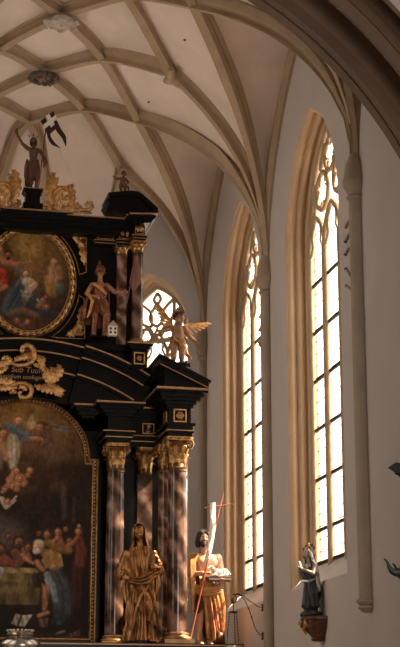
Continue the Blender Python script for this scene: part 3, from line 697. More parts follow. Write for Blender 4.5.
# --- cartouche with the inscription ---------------------------------------
CY = 26.62
def cpt(u, v, dy=0): p = at(u, v, Y=CY - dy); return Vector((p[0], CY - dy, p[2]))
m = MB(); P = [cpt(u, v, -.05) for u, v in ((0, 381), (6, 386), (28, 389), (46, 384), (50, 376), (44, 364), (30, 358), (12, 362), (2, 370))]
m.prism([(p.x, p.z) for p in P], CY + .02, CY + .12)
CT = part(m, 'cartouche', BLACK)
m = MB()
def cl(pts, w, lob=5, dys=None): leaf(m, [cpt(u, v, .05 + (dys[i] if dys else .05 * math.sin(PI * i / max(1, len(pts) - 1)))) for i, (u, v) in enumerate(pts)], (0, -1, 0), w, lob, .35)
# big shell curl on top
m.tube([cpt(u, v, .08) for u, v in ((21, 351), (23, 347), (27, 345), (31, 346.5), (34, 351), (34.5, 357), (32, 362), (26, 365), (18, 365.5), (11, 363))], [.03, .045, .05, .05, .048, .046, .045, .04, .035, .025], 8)
m.sphere(cpt(22, 350.5, .09), .05, 8, 6)
for u0, v0, u1, v1 in ((31, 352, 27, 361), (28.5, 352, 23.5, 361), (25.5, 353, 20, 361.5), (22, 354, 17, 362), (18, 356, 14, 362)): cl([(u0, v0), ((u0 + u1) / 2 + .8, (v0 + v1) / 2), (u1, v1)], .05, 2)
cl([(14, 363), (8, 361), (2, 365), (-4, 368)], .075); cl([(12, 360), (6, 358), (1, 360)], .06); cl([(8, 367), (0, 371), (-6, 377)], .06)
cl([(35, 354), (39, 358), (42, 364), (46, 369)], .06); cl([(38, 356), (43, 359), (45, 363)], .055); cl([(33, 364), (40, 366), (46, 372)], .05)
# right wing of leaves
cl([(47, 386), (49, 378), (47, 371), (44, 367)], .08); cl([(50, 385), (54, 378), (54, 371), (50, 367)], .085); cl([(52, 383), (58, 376), (60, 368), (57, 364)], .08); cl([(46, 380), (44, 376), (46, 372)], .05)
cl([(34, 386), (42, 388), (50, 389), (58, 392), (64, 395)], .085, 7); cl([(44, 385), (54, 387), (60, 390), (66, 391)], .07, 6); cl([(52, 391), (58, 394), (62, 397)], .05)
# lower curl
m.tube([cpt(u, v, .08) for u, v in ((10, 386), (18, 383), (25, 383.5), (30, 386), (32, 391), (30, 396), (25, 398), (20, 396.5), (19, 393.5), (21, 391.5))], [.028, .035, .04, .045, .048, .046, .045, .04, .036, .03], 8)
cl([(29, 388), (25, 388.5), (22, 391)], .045, 2); cl([(27, 385), (22, 386.5), (18, 389.5)], .045, 3)
cl([(18, 385), (10, 382), (2, 381), (-5, 384)], .08, 6); cl([(17, 388), (9, 387), (1, 388), (-5, 392)], .07, 6); cl([(17, 392), (13, 391), (9, 393)], .05)
for u in (30, 26, 22): pass
cf = part(m, 'scrollwork', GOLD, CT, True, 60)
def text_mesh(txt, size):
    cu = bpy.data.curves.new('txt', 'FONT'); cu.body = txt; cu.size = size; cu.align_x = 'CENTER'; cu.extrude = .006; cu.shear = .18
    to = bpy.data.objects.new('txt', cu); COL.objects.link(to); bpy.context.view_layer.update()
    me = bpy.data.meshes.new_from_object(to.evaluated_get(bpy.context.evaluated_depsgraph_get())); bpy.data.objects.remove(to); bpy.data.curves.remove(cu); return me
tilt = math.atan2(cpt(48, 384).z - cpt(0, 379).z, cpt(48, 384).x - cpt(0, 379).x)
for txt, (u, v), sz in (('Sub Tuum', (28, 372.5), .145), ('Praesidium confugimus', (22, 378.6), .105)):
    me = text_mesh(txt, sz); me.name = 'inscription'; me.materials.append(GILT_LINE); o = bpy.data.objects.new('inscription', me); COL.objects.link(o); o.parent = CT
    p = cpt(u, v); o.location = AL @ Vector((p.x, CY + .01, p.z)); o.rotation_euler = (PI / 2, -tilt * .0, 0)
# --- gilded openwork beside the crowning figure ---------------------------
def crest(sg):
    YY = 26.85; m = MB(); ax0 = at(33, 190, Y=YY)[0]
    def cp(u, v, dy=0.):
        p = at(u, v, Y=YY - dy); return Vector((ax0 + sg * (p[0] - ax0), YY - dy, p[2]))
    def l(pts, w, lob=5): leaf(m, [cp(u, v, .06 * math.sin(PI * i / (len(pts) - 1))) for i, (u, v) in enumerate(pts)], (0, -1, 0), w, lob, .4)
    l([(56, 209), (51, 198), (49, 187), (52, 175), (56, 173)], .09, 7); l([(54, 204), (50, 192), (50, 182), (55, 177)], .08, 6); l([(58, 200), (55, 188), (56, 180), (59, 177)], .06, 5)
    l([(56, 207), (57, 196), (62, 190), (68, 189), (72, 186), (73, 184)], .085, 7); l([(60, 208), (64, 200), (70, 197), (74, 192), (72, 188)], .08, 5); l([(66, 208), (71, 203), (74, 199), (73, 195)], .06, 4)
    m.tube([cp(u, v, .06) for u, v in ((55, 205), (53, 198), (55, 191), (60, 187.5), (66, 188), (69.5, 192), (69, 197), (65, 199), (62, 197), (62.5, 194))], [.03, .035, .04, .04, .04, .04, .036, .03, .028, .022], 8)
    l([(60, 208), (70, 207), (78, 210), (86, 209)], .07, 7); l([(70, 206), (77, 205), (83, 210)], .06, 4); l([(45, 206), (50, 207), (56, 209)], .05, 4); l([(47, 209), (46, 204), (49, 201)], .045, 3)
    m.tube([cp(u, v, .05) for u, v in ((74, 210), (82, 210), (89, 210), (92, 207), (91.5, 203), (88, 202), (85.5, 204.5), (87, 207))], [.02, .03, .04, .04, .038, .034, .03, .022], 8)
    m.tube([cp(44, 210.5), cp(60, 211), (cp(92, 213))], [.025, .03, .02], 8)
    return part(m, 'acanthus_crest', GOLD, smooth=True, angle=60)
crest(1); crest(-1)
# pedestal of the crowning figure
m = MB(); c = at(32.5, 200, Y=26.9); zb_ = float(at(32, 209, Y=26.9)[2]); zt_ = float(at(32, 189.5, Y=26.9)[2])
m.box((c[0], 26.95, (zb_ + zt_) / 2 - .08), (.26, .26, zt_ - zb_ + .05)); m.box((c[0], 26.95, zb_ + .02), (.36, .36, .12)); m.box((c[0], 26.95, zt_ - .02), (.36, .34, .045)); m.box((c[0], 26.95, zt_ - .06), (.31, .3, .04))
o = part(m, 'crowning_pedestal', BLACK); g = MB(); g.box((c[0], 26.775, zt_ - .012), (.36, .012, .018)); part(g, 'gilded_moulding', GILT_LINE, o)
CHRIST = (float(c[0]), 26.95, zt_)
# ================================================================== paintings
def painting_mesh(name, x0, x1, z0, z1, nx, nz, paint, inside, y, parent, inv):
    """fine grid whose corners carry the painted colours"""
    X, Z = np.meshgrid(np.linspace(x0, x1, nx), np.linspace(z0, z1, nz))
    U = (X - x0) / (x1 - x0); V = (Z - z0) / (z1 - z0); col = paint(U, V, X, Z)
    ins = inside(X, Z); m = MB(); idx = -np.ones(X.shape, int); vs = []; cs = []
    for i in range(nz):
        for j in range(nx):
            idx[i, j] = len(vs); vs.append((X[i, j], y, Z[i, j])); cs.append((*col[i, j], 1.0))
    fs = [(idx[i, j], idx[i, j + 1], idx[i + 1, j + 1], idx[i + 1, j]) for i in range(nz - 1) for j in range(nx - 1) if ins[i, j] and ins[i, j + 1] and ins[i + 1, j + 1] and ins[i + 1, j]]
    m.add(vs, fs); m.xf(inv); me = bpy.data.meshes.new(name); me.from_pydata(m.v, [], m.f)
    at_ = me.color_attributes.new('paint', 'FLOAT_COLOR', 'POINT'); at_.data.foreach_set('color', np.array(cs, dtype=np.float32).ravel())
    mt = bpy.data.materials.new('oil_paint'); mt.use_nodes = True; nt = mt.node_tree; b = nt.nodes['Principled BSDF']; a = nt.nodes.new('ShaderNodeAttribute'); a.attribute_name = 'paint'
    nt.links.new(a.outputs['Color'], b.inputs['Base Color']); b.inputs['Roughness'].default_value = .45; b.inputs['Specular IOR Level'].default_value = .1
    me.materials.append(mt); o = bpy.data.objects.new(name, me); COL.objects.link(o); o.parent = parent; return o
def sm(d, s): return 1 / (1 + np.exp(np.clip(d / (s * .42), -40, 40)))
class Canvas:
    """pixel coordinates of the photograph's picture area are only names for places on the canvas: (u, v) are canvas units"""
    def __init__(s, U, V, bg): s.U, s.V = U, V; s.c = np.empty(U.shape + (3,)); s.c[:] = bg; s.rng = np.random.RandomState(4)
    def mixin(s, a, col, lit=None):
        q = np.array(col)[None, None] * (lit[..., None] if lit is not None else 1.0); s.c = s.c * (1 - a[..., None]) + q * a[..., None]
    def blob(s, u, v, ru, rv, col, rot=0, soft=.18, op=1.0):
        du, dv = s.U - u, s.V - v; c_, n_ = math.cos(rot), math.sin(rot); x = (du * c_ + dv * n_) / ru; y = (-du * n_ + dv * c_) / rv
        s.mixin(op * sm(np.sqrt(x * x + y * y) - 1, soft), col, np.clip(1.0 - .38 * np.clip((du / ru) * .5 + (dv / rv) * .85, -1, 1), .4, 1.5) if ru < 12 else None)
    def stroke(s, pts, w, col, soft=.25, op=1.0):
        ws = w if hasattr(w, '__len__') else [w] * len(pts); best = np.full(s.U.shape, 9.); lit = np.ones(s.U.shape)
        for i in range(len(pts) - 1):
            a, b = pts[i], pts[i + 1]; ab = (b[0] - a[0], b[1] - a[1]); L = ab[0] ** 2 + ab[1] ** 2 + 1e-9
            t = np.clip(((s.U - a[0]) * ab[0] + (s.V - a[1]) * ab[1]) / L, 0, 1)
            d = np.hypot(s.U - a[0] - t * ab[0], s.V - a[1] - t * ab[1]) / (ws[i] + (ws[i + 1] - ws[i]) * t); w_ = ws[i] + (ws[i + 1] - ws[i]) * t; e = ((s.U - a[0] - t * ab[0]) * .45 + (s.V - a[1] - t * ab[1]) * .9) / w_; lit = np.where(d < best, 1.0 - .42 * np.clip(e, -1, 1), lit); best = np.minimum(best, d)
        s.mixin(op * sm(best - 1, soft), col, lit)
    def poly(s, pts, col, soft=.5, op=1.0):
        inside = np.zeros(s.U.shape, bool); n = len(pts); dist = np.full(s.U.shape, 99.)
        for i in range(n):
            (x0, y0), (x1, y1) = pts[i], pts[(i + 1) % n]
            cond = ((y0 > s.V) != (y1 > s.V)) & (s.U < (x1 - x0) * (s.V - y0) / (y1 - y0 + 1e-12) + x0); inside ^= cond
            L = (x1 - x0) ** 2 + (y1 - y0) ** 2 + 1e-9; t = np.clip(((s.U - x0) * (x1 - x0) + (s.V - y0) * (y1 - y0)) / L, 0, 1); dist = np.minimum(dist, np.hypot(s.U - x0 - t * (x1 - x0), s.V - y0 - t * (y1 - y0)))
        xs_ = [p[0] for p in pts]; s.mixin(op * sm(np.where(inside, -dist, dist), soft), col, 1 + .35 * np.sin((s.U * 1.3 - s.V * .35) * 14 / (max(xs_) - min(xs_) + 6)))
    def face(s, u, v, r, col, hair, turn=0.0, beard=None, op=1.0):
        s.blob(u, v, r, r * 1.22, hair, 0, .22, op); s.blob(u + turn * r * .25, v + r * .16, r * .74, r * .98, col, turn * .2, .2, op); s.blob(u + turn * r * .25 - .3 * r, v - .15 * r, r * .36, r * .4, tuple(min(1, k * 1.5) for k in col), 0, .5, .7 * op)
        for e in (-.3, .3): s.blob(u + turn * r * .4 + e * r, v + .12 * r, r * .16, r * .1, tuple(k * .25 for k in col), 0, .4, .9 * op)
        s.blob(u + turn * r * .4, v + .72 * r, r * .2, r * .09, (.25, .06, .035), 0, .4, .8 * op); s.blob(u + .5 * r, v + .45 * r, r * .4, r * .6, tuple(k * .35 for k in col), 0, .5, .6 * op)
        if beard: s.blob(u + turn * r * .35, v + r * .95, r * .55, r * .62, beard, 0, .3, op)
    def cloth(s, pts, w, col, n=5, op=1.0, seed=0):
        rg = np.random.RandomState(seed + 7); s.stroke(pts, w, col, .25, op); ws = w if hasattr(w, '__len__') else [w] * len(pts)
        for k in range(n):
            o = rg.uniform(-.75, .75); q = [(p[0] + o * ws[i] * rg.uniform(.6, 1.1), p[1] + o * .5 * ws[i]) for i, p in enumerate(pts)]; f = 1.38 if k % 2 else .55
            s.stroke(q, [max(.5, x * .14) for x in ws], tuple(min(1, c_ * f) for c_ in col), .5, .8 * op)
    def grain(s, amp, cells):
        g = s.rng.rand(cells + 2, cells + 2); u = (s.U - s.U.min()) / (np.ptp(s.U) + 1e-9) * cells; v = (s.V - s.V.min()) / (np.ptp(s.V) + 1e-9) * cells
        i, j = u.astype(int), v.astype(int); fu, fv = u - i, v - j; fu = fu * fu * (3 - 2 * fu); fv = fv * fv * (3 - 2 * fv)
        n = (g[j, i] * (1 - fu) + g[j, i + 1] * fu) * (1 - fv) + (g[j + 1, i] * (1 - fu) + g[j + 1, i + 1] * fu) * fv
        s.c *= (1 + amp * (n - .5) * 2)[..., None]
SKIN = (.40, .17, .08); SKIND = (.22, .085, .04)
def paint_main(U, V, X, Z):
    # canvas units: 0..97 across the right-hand half as hung, 0 at the top (height 250)
    A = (X - AX) / HO * 71 + 26; B = (ZTOP - Z) / (ZTOP - ZBOT) * 248 + 397
    c = Canvas(A, B, (.020, .010, .006))
    c.blob(20, 420, 75, 42, (.17, .085, .028), 0, .3, .95); c.blob(15, 408, 45, 20, (.25, .13, .04), 0, .4, .7)
    c.blob(52, 452, 22, 14, (.11, .062, .035), 0, .3, .8); c.blob(30, 480, 38, 22, (.045, .023, .013), 0, .3, .8); c.blob(-14, 520, 40, 40, (.03, .02, .018), 0, .3, .8)
    c.blob(8, 535, 22, 16, (.09, .065, .055), .2, .35, .9); c.blob(45, 510, 40, 22, (.022, .012, .008), 0, .4, .8)
    for k in range(26):
        c.blob(c.rng.uniform(-40, 95), c.rng.uniform(400, 500), c.rng.uniform(4, 12), c.rng.uniform(3, 6), (.10, .055, .025), c.rng.uniform(-.5, .5), .5, .3)
    c.stroke([(65, 490), (66, 520)], 2.4, (.085, .055, .038), .5, .7); c.stroke([(75, 500), (75, 525)], 1.5, (.07, .045, .03), .5, .5)
    # rising figure with angels
    c.stroke([(48, 425), (62, 428), (74, 428)], [1.5, 2, .8], (.10, .09, .085), .4, .8); c.stroke([(55, 430), (70, 432)], 1.2, (.16, .14, .12), .5, .6)
    c.blob(32, 424, 2.6, 7, (.30, .19, .10), .25, .3); c.blob(1, 429, 5, 2.4, (.34, .28, .22), .3, .3); c.blob(36, 426, 2, 5, (.26, .16, .09), -.3, .3)
    c.blob(17, 452, 6, 15, (.34, .27, .18), .06, .3); c.stroke([(16, 440), (18, 455), (17, 470)], [4, 5, 3], (.40, .32, .22), .4, .7)
    c.stroke([(11, 428), (20, 434), (28, 440), (33, 437)], [3, 5.5, 5, 2], (.075, .10, .13), .25); c.stroke([(18, 431), (27, 437)], 2, (.16, .2, .22), .5, .8)
    c.stroke([(27, 441), (37, 440), (43, 441)], [2.4, 2, 1.6], SKIN, .3); c.blob(21, 422, 4.4, 4.8, (.42, .23, .12), 0, .25); c.blob(22, 418.5, 4.6, 3, (.22, .12, .05), .2, .3)
    c.blob(42, 428, 4.6, 4.6, (.28, .11, .055), 0, .25); c.blob(43, 424.5, 4.2, 2.4, (.09, .04, .02), 0, .3); c.stroke([(45, 433), (50, 440), (43, 447)], [4, 4, 2], (.11, .055, .03), .3)
    c.blob(7, 436, 4.8, 5, SKIN, 0, .25); c.blob(6, 432.5, 5, 2.6, (.12, .06, .025), .2, .3); c.stroke([(3, 445), (7, 455), (11, 462)], [5, 4.5, 2.5], (.36, .16, .085), .3); c.stroke([(-6, 446), (1, 456), (2, 470)], [6, 6, 5], (.19, .13, .09), .3)
    for u, v, r, q in ((20, 474, 3.2, 1.1), (33, 473, 3, .8), (24, 482, 4.6, 1.15), (17, 488, 4.2, 1.0), (28, 486, 3.3, .85), (14, 483, 3, .95), (21, 492, 3, .8), (31, 478, 2.6, .7), (10, 492, 2.8, .6)):
        c.blob(u, v, r, r * 1.05, (.46 * q, .19 * q, .10 * q), 0, .25)
    c.stroke([(18, 476), (13, 488), (8, 496)], [2.2, 2.2, 1.5], (.42, .18, .1), .35); c.stroke([(24, 484), (20, 493)], [3, 1.6], (.4, .18, .1), .35)
    c.blob(13, 505, 3.4, 3, (.40, .17, .09), 0, .25); c.stroke([(0, 503), (8, 503), (12, 511), (20, 504)], [2.4, 2.4, 2, 1.2], (.42, .32, .26), .3)
    c.stroke([(21, 500), (15, 508)], 1, (.36, .28, .22), .4)
    # people round the tomb
    for u, v, r, col in ((6, 553, 6, (.13, .055, .03)), (24, 545, 5.6, (.12, .05, .028)), (33, 549, 3.2, (.10, .045, .025)), (51, 537, 4, (.19, .08, .04)), (61, 535, 3.6, (.20, .09, .045)), (80, 533, 3.4, (.26, .11, .05)), (72, 545, 4, (.1, .04, .02)), (0, 543, 4, (.15, .07, .04))):
        c.blob(u, v, r, r * 1.15, col, 0, .25); c.blob(u + .4, v - r * .55, r, r * .55, (.05, .025, .015), 0, .3)
    c.stroke([(8, 560), (16, 566)], 4.5, (.16, .06, .035), .3); c.stroke([(22, 556), (27, 562), (22, 568)], [3.5, 4, 3.5], (.30, .12, .065), .3); c.stroke([(30, 553), (34, 562)], 3, (.2, .09, .05), .3)
    c.stroke([(52, 545), (60, 550), (70, 552)], [4, 4, 4], (.23, .11, .03), .3, .9); c.stroke([(61, 540), (66, 552)], 3, (.2, .08, .04), .3); c.stroke([(80, 538), (82, 552), (82, 566)], [3, 5, 4], (.12, .035, .02), .3)
    c.stroke([(80, 533), (80, 527)], 1.3, (.27, .2, .14), .3)
    # sarcophagus
    c.poly([(8, 574), (12, 570), (40, 571), (45, 575), (45, 584), (43, 606), (8, 606)], (.17, .115, .04), .8); c.poly([(10, 572), (12, 570), (40, 571), (44, 575), (12, 576)], (.34, .24, .1), .5)
    c.poly([(9, 584), (46, 586), (44, 606), (9, 606)], (.10, .066, .024), 1.0); c.stroke([(12, 594), (30, 592)], 4, (.20, .14, .055), .6, .7); c.poly([(36, 577), (48, 572), (48, 590), (40, 590)], (.03, .018, .01), 1.2)
    c.poly([(-4, 571), (10, 570), (12, 573), (7, 587), (2, 582), (-4, 580)], (.40, .33, .27), .5); c.stroke([(6, 573), (4, 583)], .9, (.2, .15, .12), .5); c.poly([(-4, 580), (4, 588), (8, 604), (-4, 606)], (.05, .03, .025), .8)
    # stooping bearded man in ochre with a blue cloak
    c.poly([(54, 568), (62, 572), (72, 586), (72, 612), (66, 626), (56, 624), (58, 608), (50, 585)], (.038, .042, .046), 1.0)
    c.poly([(49, 556), (55, 551), (64, 556), (66, 568), (58, 572), (50, 570), (46, 563)], (.36, .19, .06), .6); c.stroke([(52, 558), (62, 566)], 1.6, (.5, .29, .1), .5, .7)
    c.stroke([(58, 570), (61, 580), (63, 588)], [3.2, 2.8, 2.0], SKIN, .3); c.stroke([(57, 569), (62, 567)], 1.2, (.5, .45, .4), .4)
    c.stroke([(52, 576), (54, 585), (59, 592), (61, 604)], [2.5, 3.4, 3, 2], (.17, .19, .195), .35); c.stroke([(50, 582), (58, 594)], .9, (.3, .34, .36), .5)
    c.poly([(47, 586), (54, 586), (53, 604), (51, 612), (48, 612), (47, 600)], SKIND, .7); c.stroke([(50, 590), (50, 610)], 1.6, (.38, .17, .07), .5, .8); c.stroke([(45, 617), (53, 614)], 1.8, (.33, .16, .07), .4); c.poly([(44, 620), (54, 619), (52, 628), (46, 628)], (.12, .065, .04), .6)
    c.stroke([(42, 565), (45, 570), (48, 572)], [2.6, 2.4, 2], (.34, .14, .07), .35)
    c.blob(43, 549, 4.6, 5.6, (.50, .33, .2), .2, .22); c.blob(43.5, 545.5, 4.4, 3, (.5, .4, .3), .1, .3); c.blob(40.5, 553.5, 2.6, 3, (.55, .46, .37), 0, .3); c.blob(39.6, 549, .9, .7, (.16, .07, .04), 0, .3); c.blob(46, 550, 1.2, 1.6, (.34, .15, .08), 0, .3)
    c.blob(79, 583, 5, 16, (.055, .017, .012), 0, .5, .8)
    D_ = (.035, .018, .012)
    for u, v, r, f, tn in ((6, 553, 5, .55, 1), (24, 545, 4.8, .6, .6), (33, 550, 3.4, .55, .4), (51, 537, 3.8, .75, -.5), (61, 534, 3.6, .75, -.3), (80, 533, 3.4, 1.0, -.6), (72, 543, 3.4, .45, -.4), (0, 543, 4, .6, .8), (-10, 548, 4.4, .6, .6), (15, 540, 3, .4, .4), (43, 536, 2.8, .4, .1), (68, 531, 2.8, .5, -.3)):
        c.face(u, v, r, tuple(k * f for k in (.40, .17, .085)), D_, tn, (.06, .03, .02) if r > 4 else None)
    c.cloth([(5, 561), (12, 566), (18, 567)], [3.5, 4, 3], (.17, .05, .03), 4, .9, 1); c.cloth([(21, 556), (25, 563), (22, 569)], [3, 4, 3], (.15, .06, .035), 4, .8, 2); c.cloth([(-10, 556), (-6, 566), (-2, 570)], [5, 6, 5], (.12, .07, .04), 5, .9, 3)
    c.stroke([(28, 558), (33, 563), (38, 566)], [1.7, 1.6, 1.2], (.36, .15, .08), .35); c.stroke([(60, 540), (56, 544), (52, 546)], [1.6, 1.5, 1.2], (.32, .14, .075), .35); c.stroke([(70, 548), (76, 543), (79, 538)], [2, 1.8, 1.4], (.26, .11, .06), .35)
    c.cloth([(52, 546), (60, 551), (71, 553)], [2.6, 3.2, 3], (.20, .10, .03), 4, .8, 4); c.cloth([(81, 541), (83, 553), (81, 566)], [2.6, 4.4, 4.4], (.15, .04, .022), 6, .9, 5); c.cloth([(79, 570), (80, 590), (78, 606)], [4, 5, 4], (.06, .02, .014), 5, .7, 6)
    c.cloth([(60, 574), (66, 590), (68, 612)], [6, 8, 8], (.05, .056, .06), 8, .75, 8); c.cloth([(51, 577), (56, 588), (60, 602)], [2.4, 3.2, 2.2], (.17, .19, .2), 6, .8, 9); c.cloth([(50, 556), (56, 561), (60, 568)], [4.5, 5, 4], (.34, .18, .06), 6, .7, 10)
    c.face(43, 549.5, 4.3, (.50, .27, .15), (.46, .36, .27), -.7, (.5, .42, .33)); c.blob(42.5, 545.8, 3.4, 2.2, (.52, .36, .23), 0, .3)
    for u, v, r, tn in ((20, 474, 3, .4), (24, 482, 3.2, -.3), (17, 489, 3, .3), (33, 473, 2.6, -.3), (13, 505, 2.9, .2), (28, 487, 2.6, 0), (10, 493, 2.4, .3)):
        c.face(u, v, r, (.47, .21, .11), (.13, .06, .03), tn)
    c.face(21, 422, 4, (.47, .25, .13), (.16, .08, .03), .3); c.face(42, 428, 3.8, (.34, .14, .07), (.06, .03, .015), -.5); c.face(7, 436, 4, (.44, .2, .1), (.1, .05, .025), .4)
    c.cloth([(14, 430), (22, 435), (28, 440)], [3, 5, 4], (.085, .10, .115), 6, .8, 11); c.cloth([(17, 440), (18, 455), (17, 470)], [3.4, 4.6, 2.6], (.38, .31, .22), 6, .8, 12); c.cloth([(44, 434), (50, 440), (44, 447)], [3, 3.4, 2], (.13, .06, .03), 4, .8, 13); c.cloth([(-6, 446), (0, 456), (2, 470)], [5, 5.5, 4], (.2, .14, .09), 5, .8, 14)
    for k in range(9): c.stroke([(32 + .4 * k, 431 - k * .2), (31 + .9 * k, 419 + .9 * k)], .55, (.34, .22, .12), .5, .6); c.stroke([(2 - k, 431), (4 - 1.6 * k, 426 + .4 * k)], .55, (.42, .34, .27), .5, .6)
    # open book and scraps on the ground
    c.poly([(20, 625), (24, 615), (28, 617), (25, 627)], (.36, .29, .23), .4); c.poly([(27, 627), (30, 617), (39, 616), (32, 628)], (.44, .37, .29), .4); c.stroke([(25.6, 627), (28.8, 616.5)], .7, (.08, .05, .035), .4)
    c.stroke([(62, 634), (68, 632)], 1.2, (.2, .13, .09), .4); c.poly([(74, 634), (82, 630), (83, 636), (74, 638)], (.11, .065, .045), .6); c.blob(50, 640, 40, 6, (.045, .025, .016), 0, .4, .7)
    c.grain(.3, 80); c.grain(.25, 17)
    return np.clip(c.c * 1.25, 0, 1)
gi = FW - .01
def ins_main(X, Z):
    x = np.abs(X - AX); e = HA - gi + .02; b = kz * HA - gi + .02
    return ((Z < ZSH - gi * .4) & (x < HO - gi + .02)) | ((Z >= ZSH - gi * .6) & ((x / e) ** 2 + ((Z - ZSH) / b) ** 2 < 1) & (x < HA - gi + .03))
o = painting_mesh('canvas', AX - HO, AX + HO, ZBOT, ZTOP, 300, 520, paint_main, ins_main, FY - .012, PT1, PL1)
def paint_oval(U, V, X, Z):
    A = (X - OC[0]) / OA * 46 + 30.5; B = (OC[1] - Z) / OB * 57 + 282
    c = Canvas(A, B, (.075, .040, .022))
    c.blob(30, 250, 34, 34, (.17, .095, .03), 0, .4); c.blob(28, 246, 14, 18, (.30, .17, .05), 0, .5, .85); c.blob(-4, 285, 26, 30, (.05, .022, .014), 0, .4, .8); c.blob(56, 300, 18, 22, (.06, .035, .022), 0, .4, .8)
    for k in range(12): a = 2 * PI * k / 12; c.stroke([(29, 245), (29 + 16 * math.cos(a), 245 + 14 * math.sin(a))], [1.2, .2], (.36, .21, .07), .5, .3)
    c.stroke([(24, 242.5), (28, 245), (34, 242)], [.6, 1.2, .6], (.18, .11, .05), .4, .9); c.stroke([(28.6, 242.5), (28.6, 248)], [.6, .9], (.18, .11, .05), .4, .9)
    # figure on the left in a red cloak
    c.stroke([(-6, 258), (2, 255), (8, 262)], [5, 6, 6], (.36, .15, .075), .3); c.blob(8.5, 257, 3.2, 4, (.25, .1, .05), 0, .25); c.blob(10, 254.5, 3.4, 2.6, (.05, .025, .015), 0, .3); c.stroke([(8, 264), (16, 266), (24, 264), (32, 262)], [3.5, 2.4, 1.6, 1.1], (.36, .15, .075), .3)
    c.poly([(-8, 276), (3, 270), (9, 274), (8, 284), (3, 287), (-8, 290)], (.36, .035, .02), .8); c.stroke([(2, 284), (8, 289), (3, 292), (-5, 294)], [3, 2.4, 2.4, 2], (.34, .14, .07), .35); c.stroke([(5, 242), (8, 252)], [2, 4], (.07, .035, .02), .4)
    # woman in the middle: white robe, blue cloak
    c.stroke([(24, 284), (17, 298), (10, 312)], [5, 7, 5], (.055, .085, .105), .35); c.stroke([(30, 300), (40, 308), (52, 314)], [8, 6, 3], (.035, .05, .062), .4); c.stroke([(19, 300), (18, 314)], [4, 6], (.045, .075, .095), .4); c.blob(20, 272, 3.4, 5, (.09, .11, .11), 0, .35, .8)
    c.poly([(23, 280), (31, 278), (34, 288), (31, 302), (27, 306), (23, 296)], (.42, .33, .27), .9); c.stroke([(30, 282), (36, 285), (33, 290)], [3.2, 2.8, 2.2], (.44, .29, .21), .3); c.stroke([(24, 282), (21, 286), (26, 290)], [2.4, 2.6, 2], (.28, .17, .12), .35)
    c.blob(27, 275, 3.2, 4.2, (.48, .27, .15), 0, .25); c.blob(26.6, 271.5, 3.6, 2.2, (.17, .085, .035), 0, .3); c.stroke(pts_arc((27, 275), 5.6, 0, 2 * PI, 16), .35, (.42, .26, .1), .5, .6)
    # elder on the right with globe
    c.stroke([(54, 268), (53, 278), (52, 290)], [5, 6.5, 5], (.34, .19, .1), .35); c.stroke([(48, 278), (54, 290)], [3, 5], (.3, .16, .05), .4, .9); c.blob(54, 262, 3.2, 4, (.34, .19, .11), 0, .3); c.blob(54, 266, 2.2, 2.6, (.38, .28, .2), 0, .35); c.stroke([(58, 268), (60, 276)], [3.5, 3], (.3, .14, .08), .35); c.stroke([(47, 272), (40, 272), (37, 270)], [2.4, 1.6, 1], (.2, .09, .05), .4)
    c.blob(60, 287, 5.4, 5.8, (.085, .115, .115), 0, .18); c.blob(58.6, 285, 2, 2, (.2, .24, .22), 0, .5, .8)
    D_ = (.05, .025, .014)
    c.face(27, 275, 3.4, (.50, .28, .16), (.17, .085, .035), .1); c.face(54, 262, 3.3, (.36, .2, .12), (.3, .22, .16), -.4, (.36, .27, .2)); c.face(9, 257, 3.4, (.34, .14, .075), D_, .6, D_)
    c.cloth([(24, 284), (18, 298), (12, 311)], [4, 6, 5], (.05, .072, .085), 7, .85, 1); c.cloth([(30, 300), (40, 307), (50, 313)], [6, 5, 3], (.036, .046, .055), 6, .85, 2); c.blob(28, 283, 4.2, 4.5, (.44, .33, .26), .2, .3); c.stroke([(24, 293), (29, 300), (33, 296)], [1.5, 1.8, 1.2], (.30, .22, .17), .5, .7); c.stroke([(33, 281), (36, 285), (31, 288)], [1.6, 1.5, 1.2], (.46, .27, .17), .35)
    c.cloth([(-6, 276), (2, 277), (6, 283)], [5, 6, 4], (.33, .04, .024), 6, .85, 4); c.cloth([(50, 278), (54, 286), (54, 294)], [3, 4.5, 4], (.26, .14, .05), 6, .85, 5); c.cloth([(53, 268), (54, 274), (53, 280)], [3.5, 4.4, 4], (.34, .19, .1), 4, .7, 6)
    # small angels and clouds
    for u, v, r, q in ((44, 301, 2.6, 1), (41, 306, 3.2, .9), (48, 307, 3, .8), (20, 322, 2.8, .8), (30, 323, 3, .8), (25, 328, 3, .6), (14, 317, 2, .5), (47, 297, 1.7, .7)): c.blob(u, v, r, r, (.34 * q, .13 * q, .06 * q), 0, .3)
    c.stroke([(39, 300), (42, 304)], 1, (.34, .25, .18), .4); c.stroke([(12, 316), (24, 312), (38, 316)], [2.5, 3.5, 2.5], (.17, .1, .045), .5, .9); c.blob(25, 330, 20, 5, (.09, .045, .025), 0, .4, .7)
    for u, v, r in ((44, 300, 2.4), (41, 306, 2.6), (48, 307, 2.5), (20, 322, 2.4), (30, 323, 2.5)): c.face(u, v, r, (.36, .15, .075), (.08, .04, .02), .2)
    c.grain(.28, 46); c.grain(.2, 15)
    return np.clip(c.c * 1.0, 0, 1)
painting_mesh('canvas', AX - OA, AX + OA, OC[1] - OB, OC[1] + OB, 220, 270, paint_oval, lambda X, Z: ((X - OC[0]) / (OA - .11)) ** 2 + ((Z - OC[1]) / (OB - .11)) ** 2 < 1, OY - .012, PT2, PL2)
